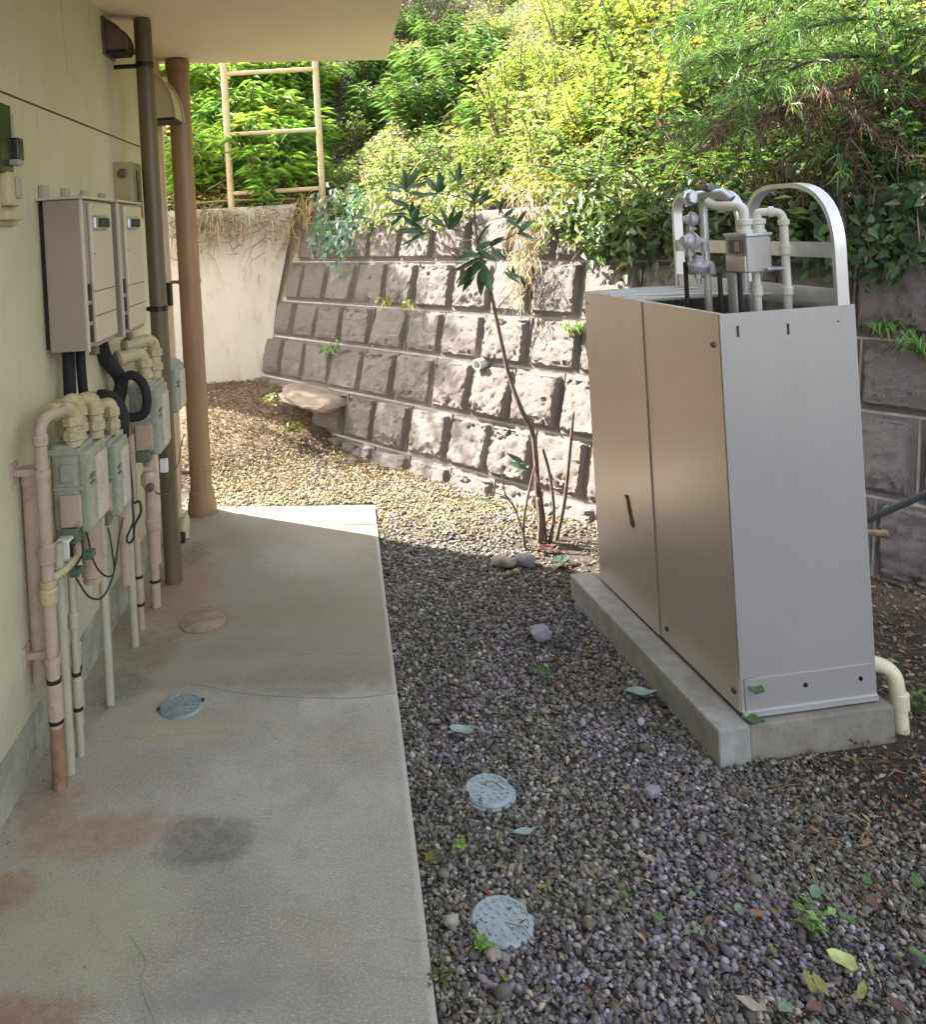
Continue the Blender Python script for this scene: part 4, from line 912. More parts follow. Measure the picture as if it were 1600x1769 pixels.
for k in range(240):
    if k < 80: x, y = rng.uniform(.15, 1.9), rng.uniform(1.7, 3.2)
    elif k < 140: x, y = rng.uniform(-.9, .4), rng.uniform(5.4, 7.0)
    else: x, y = rng.uniform(1.1, 2.2), rng.uniform(2.1, 3.2)
    if not kp(np.array([[x, y]]))[0]: continue
    a = rng.uniform(0, 6.28); l = rng.uniform(.03, .11); z = float(ground_z(x, y)) + .012
    m_ = (x + math.cos(a + .3) * l * .5, y + math.sin(a + .3) * l * .5, z + rng.uniform(0, .02))
    b.tube([(x, y, z), m_, (x + math.cos(a) * l, y + math.sin(a) * l, z + rng.uniform(-.004, .012))], rng.uniform(.0009, .0021), 5)
o = b.build('twig_litter', 'twig'); setp(o, 'small dry twigs strewn over the gravel and mound', kind='stuff')

# fallen leaves one can point at
def big_leaf_mesh(L, Wd, curl, name='fallen_leaf', n=7):
    V, Fc = [], []
    for i in range(n + 1):
        t = i / n; w = Wd / 2 * (math.sin(math.pi * t ** .8) ** .8 if 0 < t < 1 else .02); z = curl * L * (t - .5) ** 2
        for j, k in enumerate((-1, 0, 1)): V.append((t * L - L / 2, k * w, z + (abs(k) * w * .35) + .003 * math.sin(t * 9 + j * 2)))
    for i in range(n):
        for j in range(2): a = i * 3 + j; Fc.append((a, a + 3, a + 4, a + 1))
    V2 = V + [(x, y, z - .0012) for x, y, z in V]; m = len(V)
    Fc += [tuple(m + i for i in reversed(f)) for f in Fc]
    me = bpy.data.meshes.new(name); me.from_pydata(V2, [], Fc); me.update(); me.shade_smooth(); return me
def lm(name, c, trans=.15): return simple(name, c, .42, var=.2, scale=40, spec=.6)
LM = {'blue': lm('blue green leaf', (.19, .27, .26)), 'green': lm('green leaf', (.07, .14, .035)), 'teal': lm('pale green leaf', (.13, .20, .125)), 'dark': lm('dark leaf', (.03, .06, .045)), 'lime': lm('lime leaf', (.40, .45, .16)), 'red': lm('red leaf', (.11, .04, .035)), 'orange': lm('orange leaf', (.20, .09, .04)), 'yellow': lm('yellow green leaf', (.22, .22, .05)), 'tan': lm('tan leaf', (.33, .27, .2))}
def fallen(label, px, py, L, Wd, colr, rz, group=None, tilt=.12, on=None):
    me = big_leaf_mesh(L, Wd, .35); me.materials.append(LM[colr]); o = bpy.data.objects.new('fallen_leaf', me); COL.objects.link(o)
    p = on if on is not None else G(px, py); o.location = (p.x, p.y, p.z + (.012 if on is not None else .009)); o.rotation_euler = (random.uniform(-tilt, tilt), random.uniform(-tilt, tilt), rz); setp(o, label, 'leaf', group); return o
fallen('pale blue-green leaf on the gravel above the farther round lid', 797, 1268, .085, .055, 'blue', 2.6)
fallen('narrow pale teal leaf on the gravel between the two round lids', 908, 1443, .09, .022, 'blue', .2)
fallen('broad dark blue-green leaf on the gravel beside the pad curb', 1108, 1203, .115, .06, 'blue', -.2)
fallen('large lime green leaf at the lower right of the gravel', 1455, 1668, .06, .05, 'lime', 2.4)
fallen('dark green leaf at the foot of the sapling stones', 970, 972, .12, .06, 'dark', .3)  # leaf colour darkened to stand for shade at the sapling foot
fallen('dark red leaf heap scrap beside the sapling foot', 945, 950, .11, .05, 'red', .2)
fallen('green leaf stuck low on the cabinet front corner', 1290, 1195, .05, .04, 'green', .9, on=bx(.045, -.02, .175))
fallen('dark green leaf lying on the curb in front of the cabinet corner', 1280, 1238, .06, .035, 'green', -.7, on=bx(.02, -.03, .092))
fallen('tan curled leaf lying at the lower edge of the gravel', 1300, 1745, .07, .022, 'tan', -.6)
fallen('tan twisted leaf on the gravel below the pad', 1118, 1488, .05, .02, 'tan', 2.4)
fallen('orange brown leaf on the right gravel', 1310, 1585, .03, .025, 'orange', .9)
ORD = ('first', 'second', 'third', 'fourth', 'fifth', 'sixth', 'seventh', 'eighth', 'ninth')
for i_, (x, y, c, l) in enumerate(sorted(((1278, 1580, 'teal', .035), (1410, 1550, 'teal', .045), (1335, 1545, 'teal', .03), (1195, 1555, 'teal', .03), (1210, 1618, 'teal', .035), (1360, 1750, 'teal', .04)))):
    fallen(ORD[i_] + ' from the left of the pale green leaf scraps on the gravel', x, y, l, l * .6, c, random.uniform(0, 6), 'small pale green leaf scraps')
for i_, (x, y, l) in enumerate(sorted(((1140, 1592, .04), (1400, 1575, .035), (1465, 1595, .04), (1405, 1610, .05), (1080, 1552, .035), (1500, 1530, .04), (1590, 1660, .05), (1585, 1530, .05)))):
    fallen(ORD[i_] + ' from the left of the small mid green leaves on the gravel', x, y, l, l * .55, 'green', random.uniform(0, 6), 'small mid green leaves on the gravel')
for i_, (x, y, l) in enumerate(sorted(((1520, 1545, .04), (1510, 1568, .045), (1410, 1748, .05), (1555, 1748, .05), (1255, 1487, .025), (1233, 1643, .025), (962, 1512, .028), (1475, 1287, .022)))):
    fallen(ORD[i_] + ' from the left of the small dark red leaves on the gravel', x, y, l, l * .45, 'red', random.uniform(0, 6), 'small dark red leaves on the gravel')
for i_, (x, y, l) in enumerate(sorted(((940, 1538, .035), (1335, 1645, .03), (1470, 1315, .035), (1400, 1705, .06), (1420, 1712, .06), (1490, 1722, .05), (740, 1490, .035), (875, 1698, .03), (770, 1685, .03)))):
    fallen(ORD[i_] + ' from the left of the small yellow-green leaves on the gravel', x, y, l, l * .35, 'yellow', random.uniform(0, 6), 'small yellow green leaves on the gravel')

# small weeds in the gravel
def weed(label, px, py, h, n, colr, ls, z=0.0, group=None):
    p = G(px, py, z); t = thing('weed', label, 'weed', p, group)
    P = np.tile(np.array(p), (n, 1)) + np.stack([rng.normal(0, ls * .6, n), rng.normal(0, ls * .6, n), rng.uniform(0, h, n)], 1)
    a = rng.uniform(0, 6.28, n); D = np.stack([np.cos(a), np.sin(a), rng.uniform(-.1, .7, n)], 1)
    V, Fc, C = leaves(P, D, rng.uniform(.7, 1.2, n) * ls, rng.uniform(.45, .7, n) * ls, colors(n, colr, .2), droop=.15)
    mesh_obj('leaves', V, Fc, 'leaf', t, cols=C); b = MB()
    for k in range(5): b.tube([tuple(p), tuple(P[k % n])], .0012, 4)
    b.build('stem', 'bark', t)
weed('small bright green weed on the gravel below the farther lid', 797, 1466, .02, 26, (.15, .30, .04), .016)
weed('green weed growing at the near rim of the nearer lid', 833, 1643, .025, 24, (.13, .27, .04), .020)
weed('dark green seedling on the gravel left of the pad curb', 942, 1172, .03, 22, (.05, .12, .03), .028)
weed('green grass seedling among the leaves at the lower right', 1405, 1592, .04, 18, (.16, .27, .07), .03)
weed('olive weed against the path edge beside the nearer lid', 745, 1490, .02, 24, (.14, .13, .03), .018)
weed('dark moss tuft on the path edge at the lower centre', 762, 1690, .015, 30, (.09, .09, .02), .018)
weed('green weed at the foot of the drain elbow', 1590, 1225, .05, 20, (.10, .18, .05), .035)

for lab, px, py, h_, n_, c_, l_ in (('small olive weed in the middle of the earth mound', 505, 745, .06, 40, (.13, .15, .05), .05), ('greyish weed on the earth mound under the broken slab', 470, 700, .07, 40, (.16, .17, .08), .05),
    ('yellow weed where the mound meets the gravel near the brown downpipe', 375, 812, .06, 40, (.28, .30, .05), .05), ('olive weed clump low on the earth mound by the gravel', 435, 785, .05, 40, (.14, .15, .06), .05), ('green weed at the foot of the lowest left stones', 650, 800, .04, 24, (.10, .16, .05), .04)):
    p_ = G(px, py, .1); weed(lab, px, py, h_, n_, c_, l_, z=float(ground_z(p_.x, p_.y)))

# ================================================================== VEGETATION
CAMP = np.array([0, 0, H])
def in_view(P, mx=260, my=200):
    x, y = proj_np(P); return (x > -mx + 200) & (x < 1600 + mx) & (y > -my) & (y < 620)
def hill_points(n, smax=6.0, sexp=1.6):
    out = []
    while sum(len(o_) for o_ in out) < n:
        x = rng.uniform(-3.5, 8, n * 2); y = rng.uniform(.5, 15, n * 2); s = hill_s(x, y)
        k = (s > .0) & (s < smax) & (rng.uniform(0, 1, n * 2) < np.exp(-s / 2.6)); x, y = x[k], y[k]
        P = np.stack([x, y, hill_z(x, y)], 1); P = P[in_view(P)]; out.append(P)
    return np.concatenate(out)[:n]
# ground cover: ivy-like leaves with patches of pale, yellow and dark kinds
n = 70000; P = hill_points(n); zn = vnoise(P[:, 0], P[:, 1], 31, 1.2); yn = vnoise(P[:, 0], P[:, 1], 32, 2.0)
P = P + np.stack([rng.normal(0, .03, n), rng.normal(0, .03, n), rng.uniform(0, .10, n) + .12 * np.maximum(zn, 0)], 1)
a = rng.uniform(0, 6.28, n); D = np.stack([np.cos(a) - .5 * NX, np.sin(a) - .5 * NY, rng.uniform(-.5, .5, n)], 1)
col = colors(n, (.13, .17, .05), .35); m_ = (yn > .15) & (rng.uniform(0, 1, n) < .8); col[m_] = colors(m_.sum(), (.27, .28, .07), .3)
m_ = (zn < -.35); col[m_] = colors(m_.sum(), (.09, .155, .07), .3); m_ = rng.uniform(0, 1, n) < .14; col[m_] = colors(m_.sum(), (.30, .23, .12), .3)
V, Fc, C = leaves(P, D, rng.uniform(.025, .07, n), rng.uniform(.012, .035, n), col, up=np.tile([-NX * .6, -NY * .6, 1.0], (n, 1)), jit=.5)
o = mesh_obj('undergrowth', V, Fc, 'leaf', cols=C); setp(o, 'dense leafy green undergrowth covering the bank above the stone wall', kind='stuff')
n = 26000; P = hill_points(n, 4.0); k = vnoise(P[:, 0], P[:, 1], 41, 1.6) > -.15; P = P[k]; n = len(P)
D = np.stack([rng.normal(-.5 * NX, .6, n), rng.normal(-.5 * NY, .6, n), rng.uniform(.1, 1, n)], 1)
dry = rng.uniform(0, 1, n) < .45; col = colors(n, (.17, .21, .05), .25); col[dry] = colors(dry.sum(), (.30, .25, .14), .25)
V, Fc, C = blades(P, D, rng.uniform(.08, .24, n), rng.uniform(.004, .009, n), col, .6)
o = mesh_obj('wild_grass', V, Fc, 'leaf', cols=C); setp(o, 'thin wild grass, half dry, among the undergrowth on the bank', kind='stuff')

b = MB(); P = hill_points(230, 4.5)
for p_ in P:
    a = rng.uniform(0, 6.28); l = rng.uniform(.2, .7); d = Vector((math.cos(a), math.sin(a), rng.uniform(-.2, .9))).normalized(); p_ = Vector(p_)
    b.tube(spline([p_, p_ + d * l * .5 + Vector((0, 0, .12)), p_ + d * l + Vector((-.06, -.05, rng.uniform(-.15, .1)))], 4), rng.uniform(.002, .005), 4, cap=False)
o = b.build('vine_tangle', 'drystem'); setp(o, 'pale dry vine stems tangled through the undergrowth', kind='stuff')
def plant_proto(name, label, cat, group, kind, height, n, colr, var=.22, mat='leaf'):
    """a clump at the origin: stems + leaves, about `height` tall"""
    t = thing(name, label, cat, (0, 0, 0), group); b = MB(); Ps, Ds = [], []
    ns = {'bamboo': 16, 'shrub': 11, 'fern': 9, 'grass': 0, 'vine': 9}[kind]
    for k in range(ns):
        a = rng.uniform(0, 6.28); lean = rng.uniform(.1, .6) if kind != 'fern' else rng.uniform(.8, 1.3); h = height * rng.uniform(.6, 1.05)
        r0 = rng.uniform(0, height * .25); p0 = Vector((math.cos(a) * r0, math.sin(a) * r0, -.05)); tip = p0 + Vector((math.cos(a) * lean * h, math.sin(a) * lean * h, h * (1 if kind != 'fern' else .55)))
        mid = (p0 + tip) / 2 + Vector((0, 0, h * .14)); pts = spline([p0, mid, tip], 4); b.tube(pts, [height * .012] * (len(pts) - 1) + [height * .004], 4, cap=False)
        m = max(4, n // ns)
        for j in range(m):
            t_ = rng.uniform(.25, 1.02); i = min(int(t_ * (len(pts) - 1)), len(pts) - 1); Ps.append(np.array(pts[i]) + rng.normal(0, height * (.05 if kind in ('bamboo', 'fern') else .10), 3))
            aa = rng.uniform(0, 6.28); sd = Vector((math.cos(a), math.sin(a), 0))
            if kind == 'fern': s_ = random.choice((-1, 1)); Ds.append((-sd.y * s_ + .35 * sd.x, sd.x * s_ + .35 * sd.y, rng.uniform(-.1, .25)))
            else: Ds.append((math.cos(aa) + .6 * sd.x, math.sin(aa) + .6 * sd.y, rng.uniform(-.25, .8)))
    if kind == 'grass':
        for k in range(n):
            a = rng.uniform(0, 6.28); r0 = rng.uniform(0, height * .12); Ps.append((math.cos(a) * r0, math.sin(a) * r0, 0)); Ds.append((math.cos(a) * rng.uniform(.2, 1), math.sin(a) * rng.uniform(.2, 1), rng.uniform(.6, 1.3)))
        for k in range(3): b.tube([(0.01 * k, 0, -.03), (.01 * k, .01, height * .2)], height * .02, 5)
    P, D = np.array(Ps), np.array(Ds); m = len(P); cc = colors(m, colr, var)
    if kind in ('bamboo',): V, Fc, C = leaves(P, D, rng.uniform(.10, .21, m), rng.uniform(.008, .017, m), cc, droop=.34)
    elif kind == 'fern': V, Fc, C = leaves(P, D, rng.uniform(.05, .10, m), rng.uniform(.012, .022, m), cc, droop=.2)
    elif kind == 'grass': V, Fc, C = blades(P, D, rng.uniform(.7, 1.2, m) * height, rng.uniform(.006, .011, m), cc, .75)
    elif kind == 'vine': V, Fc, C = leaves(P, D, rng.uniform(.04, .08, m), rng.uniform(.024, .048, m), cc, droop=.35)
    else: V, Fc, C = leaves(P, D, rng.uniform(.035, .075, m), rng.uniform(.014, .030, m), cc, droop=.25)
    mesh_obj('leaves', V, Fc, mat, t, cols=C); b.build('stem', 'drystem' if kind in ('grass',) else 'bark', t, smooth='all'); return t
def hill_hit(px, py):
    """where the line of sight through that spot of the photograph meets the bank"""
    r = ray(px, py); Y = np.linspace(2.5, 16, 700); P = np.array([0, 0, H]) + np.outer(Y, np.array(r))
    k = np.where((hill_s(P[:, 0], P[:, 1]) > 0) & (P[:, 2] <= hill_z(P[:, 0], P[:, 1])))[0]
    return Vector(P[k[0]]) if len(k) else Vector(P[350])
def plant(protos, spots, smin=.8, smax=1.25, cols=None):
    used = {id(p): False for p in protos}; base = protos[0]['label']; nr = len(spots) // cols if cols else 0
    rows = {1: ('',), 2: ('lower', 'upper'), 3: ('lowest', 'middle', 'highest'), 4: ('lowest', 'second', 'third', 'highest'), 5: ('lowest', 'second', 'middle', 'fourth', 'highest')}.get(nr)
    for i, (px, py) in enumerate(spots):
        p = protos[i % len(protos)]; o = p if not used[id(p)] else copy_tree(p); used[id(p)] = True
        k = random.uniform(smin, smax); o.location = hill_hit(px, py); o.rotation_euler = (0, 0, random.uniform(0, 6.28)); o.scale = (k, k, k)
        if cols: o['label'] = base + ', ' + ORD[i % cols] + ' from the left' + (' in the ' + rows[i // cols] + ' row' if nr > 1 else '')
jit = lambda xs, ys, j=18: [(x + random.uniform(-j, j), y + random.uniform(-j, j)) for y in ys for x in xs]
L_ = ('bright bamboo grass clump behind the guard rail', 'bamboo grass', 'bamboo grass clumps behind the guard rail')
pb = [plant_proto('bamboo_grass', *L_, 'bamboo', h_, n_, c_) for h_, n_, c_ in ((.62, 620, (.16, .30, .035)), (.55, 560, (.20, .33, .05)), (.5, 500, (.12, .25, .05)))]
plant(pb, jit((340, 385, 430, 475, 525), (345, 300, 245, 195, 150), 16), cols=5)
L_ = ('bamboo grass clump right of the soffit edge', 'bamboo grass', 'bamboo grass clumps on the upper bank')
pb = [plant_proto('bamboo_grass', *L_, 'bamboo', .5, 520, c_) for c_ in ((.075, .15, .04), (.10, .18, .05))]
plant(pb, jit((640, 700, 760, 820), (235, 185, 135, 90), 22), .7, 1.1, 4)
L_ = ('pale green shrub above the stone wall', 'shrub', 'pale green shrubs on the sunlit bank')
pb = [plant_proto('leafy_shrub', *L_, 'shrub', .42, 380, c_) for c_ in ((.16, .23, .05), (.21, .27, .09), (.13, .22, .07))]
plant(pb, jit((600, 690, 770, 850, 930, 1010), (330, 285), 22), .7, 1.2, 6)
pb = [plant_proto('leafy_shrub', 'pale shrub left of the yellow vines', 'shrub', 'pale shrubs left of the vines', 'shrub', .42, 380, c_) for c_ in ((.18, .25, .05), (.23, .29, .08))]
plant(pb, jit((880, 950, 1020), (240, 190, 140, 70, 30), 22), .7, 1.2, 3)
L_ = ('yellow-green vine clump on the upper bank', 'vine', 'yellow green vine clumps')
pb = [plant_proto('climbing_vine', *L_, 'vine', .5, 300, c_) for c_ in ((.22, .27, .04), (.15, .22, .045), (.26, .29, .05))]
plant(pb, jit((1050, 1090, 1140), (270, 215, 165, 110, 55), 17), .75, 1.15, 3)
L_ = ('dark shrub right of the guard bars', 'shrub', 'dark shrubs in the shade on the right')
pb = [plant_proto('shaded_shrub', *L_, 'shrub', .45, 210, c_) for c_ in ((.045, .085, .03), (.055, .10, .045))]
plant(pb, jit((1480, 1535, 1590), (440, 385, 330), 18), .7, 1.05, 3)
L_ = ('dark green fern behind the cabinet', 'fern', 'ferns behind the cabinet')
pb = [plant_proto('fern', *L_, 'fern', .45, 260, c_) for c_ in ((.07, .14, .03), (.10, .17, .035))]
plant(pb, jit((1090, 1150, 1220, 1290, 1360, 1430), (395, 330), 18), .7, 1.1, 6)
L_ = ('green shrub around the cedar branch', 'shrub', 'green shrubs on the upper right bank')
pb = [plant_proto('leafy_shrub', *L_, 'shrub', .5, 400, c_) for c_ in ((.06, .12, .03), (.08, .15, .04))]
plant(pb, jit((1220, 1290, 1360, 1430, 1500, 1570), (290, 210, 130, 50), 25), .8, 1.3, 6)
L_ = ('dark shrub beside the soffit corner', 'shrub', 'dark shrubs beside the soffit corner')
pb = [plant_proto('dark_shrub', *L_, 'shrub', .6, 260, c_) for c_ in ((.035, .07, .035),)]
plant(pb, jit((720, 780, 850), (45, 0, -60), 18), .8, 1.2, 3)
pb = [plant_proto('dark_shrub', 'dark shrub between the guard rail and soffit corner', 'shrub', None, 'shrub', .5, 240, (.035, .07, .035))]
plant(pb, [(585, 165)])
L_ = ('dry straw grass tuft on the wall top edge', 'grass', 'dry grass tufts along the wall top')
pb = [plant_proto('grass_tuft', *L_, 'grass', .26, 80, c_, mat='dryleaf') for c_ in ((.28, .22, .12), (.24, .21, .09))]
plant(pb, [(600, 352), (680, 348), (745, 350), (880, 340), (940, 335), (1010, 345), (1090, 345)], .8, 1.2, 7)

# grass tufts sprouting from the joints right of the cabinet
for lab, px, py, k in (('green grass tuft sprouting from the upper joint right of the cabinet', 1525, 575, .17), ('long bladed grass tuft sprouting from the wall at the right edge', 1600, 610, .26), ('yellow-green grass tuft on the wall behind the cabinet left edge', 990, 575, .17)):
    t = plant_proto('grass_tuft', lab, 'grass', None, 'grass', k, 60, (.12, .21, .05))
    Y = (3.6 if px > 1400 else 4.75); r = ray(px, py)
    kk = (C0 + BAT * H) / (NX * r.x + NY - BAT * r.z); t.location = Vector((0, 0, H)) + r * (kk * .985); t.rotation_euler = (.0, 0, random.uniform(0, 6))

# things hanging over the wall face: ivy, dry straw, withered creeper
def on_wall(px, py, out=.03):
    r = ray(px, py); kk = (C0 + BAT * H) / (NX * r.x + NY - BAT * r.z); p = Vector((0, 0, H)) + r * kk; return p + en * out
def hanging(name, label, cat, strands, n, ls, colr, mat='leaf', blade=False, spread=.05, var=.25, base=.05):
    t = thing(name, label, cat, on_wall(*strands[0][0])); b = MB(); Ps = []
    for st in strands:
        pts = spline([on_wall(x, y, base + .02 * i) for i, (x, y) in enumerate(st)], 6); b.tube(pts, .004, 5, cap=False)
        for k in range(n // len(strands)): Ps.append(np.array(pts[random.randrange(len(pts))]) + rng.normal(0, spread, 3) + np.array(en) * .02)
    P = np.array(Ps); m = len(P); a = rng.normal(0, .8, m)
    D = np.outer(np.sin(a), np.array(eu)) + np.outer(rng.uniform(-.9, .2 if not blade else -.4, m), np.array([0, 0, 1.0])) + np.outer(rng.uniform(.1, .6, m), np.array(en))
    cc = colors(m, colr, var)
    if blade: V, Fc, C = blades(P, D, rng.uniform(.6, 1.3, m) * ls, rng.uniform(.005, .009, m), cc, .5)
    else: V, Fc, C = leaves(P, D, rng.uniform(.7, 1.3, m) * ls, rng.uniform(.5, .8, m) * ls, cc, up=np.tile(np.array(en), (m, 1)), jit=.5, droop=.3)
    mesh_obj('leaves', V, Fc, mat, t, cols=C); b.build('stem', 'drystem', t, smooth='all')
hanging('ivy', 'blue-green ivy trailing down the left of the stone wall', 'ivy', [[(585, 330), (592, 400), (600, 470)], [(620, 335), (612, 400), (618, 440)], [(640, 345), (632, 385)], [(570, 350), (575, 400), (570, 430)]], 330, .06, (.10, .19, .13))
hanging('dry_creeper', 'curtain of dry straw creeper hanging over the stone wall beside the cabinet', 'creeper', [[(905, 330), (908, 420), (912, 540)], [(925, 330), (922, 430), (915, 500)], [(945, 335), (938, 420), (930, 470)]], 420, .08, (.25, .20, .12), 'dryleaf', True, .045)
hanging('withered_creeper', 'withered brown creeper over the end of the concrete wall', 'creeper', [[(520, 345), (512, 390), (500, 440)], [(540, 345), (530, 380), (520, 420)], [(560, 350), (548, 380)], [(505, 340), (490, 400), (478, 480)]], 560, .09, (.25, .19, .09), 'dryleaf', True, .06)
hanging('wild_vine', 'loose green and straw vine fringe along the wall top left of the sapling', 'vine', [[(x_, 335), (x_ + 3, 365), (x_ - 2, 372 + (x_ * 7) % 34)] for x_ in range(650, 830, 18)], 520, .05, (.16, .20, .06), spread=.05)
hanging('wild_vine', 'tangled vine fringe over the wall top between straw creeper and cabinet', 'vine', [[(x_, 335), (x_ + 3, 375), (x_ - 2, 385 + (x_ * 7) % 50)] for x_ in range(960, 1160, 20)], 620, .05, (.14, .17, .05), spread=.055)
hanging('ivy', 'green ivy spilling over the wall top behind the cabinet left edge', 'ivy', [[(1050, 350), (1055, 400), (1060, 440)], [(1100, 350), (1105, 410), (1095, 460)], [(1135, 350), (1140, 420)], [(1010, 345), (1012, 390)], [(1075, 350), (1080, 430)], [(1030, 345), (1035, 420)]], 640, .06, (.085, .13, .04))
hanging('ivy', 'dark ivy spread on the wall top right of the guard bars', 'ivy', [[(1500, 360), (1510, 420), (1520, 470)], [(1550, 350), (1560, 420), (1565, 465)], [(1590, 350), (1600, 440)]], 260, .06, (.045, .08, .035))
hanging('fern_sprig', 'small fern sprig growing from a joint low on the left of the wall', 'fern', [[(575, 600), (590, 604), (600, 598)]], 30, .045, (.12, .19, .06), spread=.02)
hanging('weed', 'yellow-green weed in the joint under the second course', 'weed', [[(668, 520), (680, 526), (690, 520)], [(722, 520), (718, 530)]], 26, .05, (.22, .25, .06), spread=.02)
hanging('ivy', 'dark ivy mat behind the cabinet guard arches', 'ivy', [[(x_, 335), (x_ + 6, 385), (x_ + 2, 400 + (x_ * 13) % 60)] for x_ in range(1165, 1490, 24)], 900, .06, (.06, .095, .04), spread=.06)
# creeper over the concrete wall top
t = thing('withered_grass', 'withered grass drooping over the top of the pale concrete wall', 'grass', (-1.1, 7.3, 1.95)); n = 620
P = np.stack([rng.choice(rng.uniform(-1.6, -.35, 26), n) + rng.normal(0, .045, n), rng.uniform(7.22, 7.5, n), 2.02 - np.abs(rng.normal(0, .15, n)) - .10 * (1 + vnoise(np.linspace(0, 40, n), np.zeros(n), 5, 1))], 1); P[:, 1] = np.where(P[:, 2] < 1.93, rng.uniform(7.24, 7.31, n), P[:, 1]); D = np.stack([rng.normal(0, .5, n), rng.uniform(-1, 0, n), rng.uniform(-.2, .6, n)], 1)
V, Fc, C = blades(P, D, rng.uniform(.12, .3, n), rng.uniform(.006, .010, n), colors(n, (.20, .16, .08), .4), .9); mesh_obj('blades', V, Fc, 'dryleaf', t, cols=C)
b = MB(); b.tube([(-1.5, 7.4, 1.99), (-1.0, 7.37, 2.0), (-.4, 7.4, 1.98)], .008, 5); b.build('runner', 'drystem', t)

# ------------------------------------------------------------------ sapling in front of the wall
sp = thing('sapling', 'slender multi-stemmed sapling with large dark leaves in front of the stone wall', 'tree', G(935, 945))
YS = 4.25
def stem(pts, r0, r1, mat='bark'):
    P = spline(pts, 6); n = len(P); return MB().tube(P, [r0 + (r1 - r0) * i / (n - 1) for i in range(n)], 9).build('stem', mat, sp, smooth='all')
stem([W(938, 955, YS), W(930, 860, YS), W(922, 755, YS), W(900, 705, YS), W(880, 650, YS + .05), W(862, 570, YS + .08), W(845, 490, YS + .1), W(834, 455, YS + .1)], .016, .008)
stem([W(834, 455, YS + .1), W(826, 420, YS + .1), W(820, 360, YS + .1), W(822, 300, YS + .1)], .008, .003)
stem([W(958, 945, YS + .03), W(975, 870, YS + .02), W(985, 780, YS), W(991, 712, YS)], .012, .007)
stem([W(945, 950, YS + .02), W(938, 880, YS), W(926, 800, YS - .02), W(920, 742, YS)], .010, .006)
stem([W(908, 958, YS - .06), W(905, 900, YS - .06), W(918, 830, YS - .03), W(928, 790, YS)], .009, .004)
stem([W(907, 930, YS - .06), W(890, 880, YS - .08), W(872, 850, YS - .1), W(868, 800, YS - .1)], .005, .003)
stem([W(890, 880, YS - .08), W(880, 860, YS - .12), W(850, 850, YS - .15)], .003, .002)
stem([W(947, 952, YS), W(957, 890, YS), W(950, 820, YS + .03), W(938, 775, YS)], .011, .007)
stem([W(930, 952, YS - .02), W(934, 900, YS - .03), W(930, 860, YS - .02)], .012, .010)
twigs = [([(834, 455), (810, 440), (770, 425), (735, 405)], .004), ([(830, 440), (850, 425), (880, 410), (895, 395)], .004), ([(822, 352), (790, 340), (755, 335), (700, 345)], .004), ([(822, 345), (805, 320), (790, 312)], .003),
         ([(855, 540), (870, 520), (888, 500), (893, 480)], .003), ([(826, 420), (800, 400), (770, 395)], .003), ([(824, 390), (850, 380), (870, 375)], .003), ([(735, 405), (715, 395), (690, 390)], .003)]
for pts, r in twigs: stem([W(x, y, YS + .1 - .02 * i) for i, (x, y) in enumerate(pts)], r, r * .5)
leaf_me = [big_leaf_mesh(1, .27, .25, 'leaf'), big_leaf_mesh(1, .33, -.2, 'leaf')]
gm1 = simple('glossy dark leaf', (.035, .08, .025), .3, var=.3, scale=8); gm2 = simple('glossy green leaf', (.05, .11, .04), .3, var=.3, scale=8); gm3 = simple('yellowing leaf', (.38, .34, .06), .4, var=.2, scale=8); gm4 = simple('brown tipped leaf', (.22, .12, .05), .5, var=.3, scale=8)
variants = []
for me in leaf_me:
    for mm in (gm1, gm2, gm3, gm4):
        k = me.copy(); k.materials.clear(); k.materials.append(mm); variants.append(k)
spr = wloc(sp)
def sleaf(px, py, ang, L, Y, v=None, pitch=0.0):
    """a leaf rooted at px,py; ang = direction in the view plane, degrees anticlockwise from right"""
    o = bpy.data.objects.new('leaf', variants[v if v is not None else random.choice((0, 0, 1, 4, 4, 5))]); COL.objects.link(o); o.parent = sp
    a = math.radians(ang); d = Vector((math.cos(a), random.uniform(-.35, .35), math.sin(a))).normalized(); side = d.cross(Vector((random.uniform(-.3, .3), -.5, random.uniform(.3, 1)))).normalized(); nn = d.cross(side)
    if nn.z < 0: side, nn = -side, -nn
    rot = Matrix((d, side, nn)).transposed().to_4x4(); p = W(px, py, Y) - spr + d * L / 2
    o.matrix_local = Matrix.Translation(p) @ rot @ Matrix.Scale(L, 4)
Yl = YS + .05
for (px, py, angs, L) in (((697, 325), 0, (95, 150, 30, 60, 120), .16), ((735, 405)[0:2], 0, (160, 190, 215, 140, 240), .17), ((700, 360), 0, (175, 195, 160), .15), ((755, 335), 0, (90, 40, 130, 10), .14), ((790, 315), 0, (100, 60, 140), .13),
                          ((770, 395), 0, (110, 150, 60, 200), .15), ((834, 455), 0, (235, 245, 215, 260, 200), .22), ((822, 352), 0, (50, 20, 130, 100), .13), ((895, 395), 0, (20, -20, 60, -50, 100), .13), ((870, 375), 0, (30, 70, -10), .13),
                          ((893, 480), 0, (-60, 100, 150, -120), .11), ((826, 430), 0, (180, 165, 150, 20, -15, 200), .16), ((850, 425), 0, (-30, 10, -60), .14), ((720, 385), 0, (100, 70, 130), .15)) if False else ():
    pass
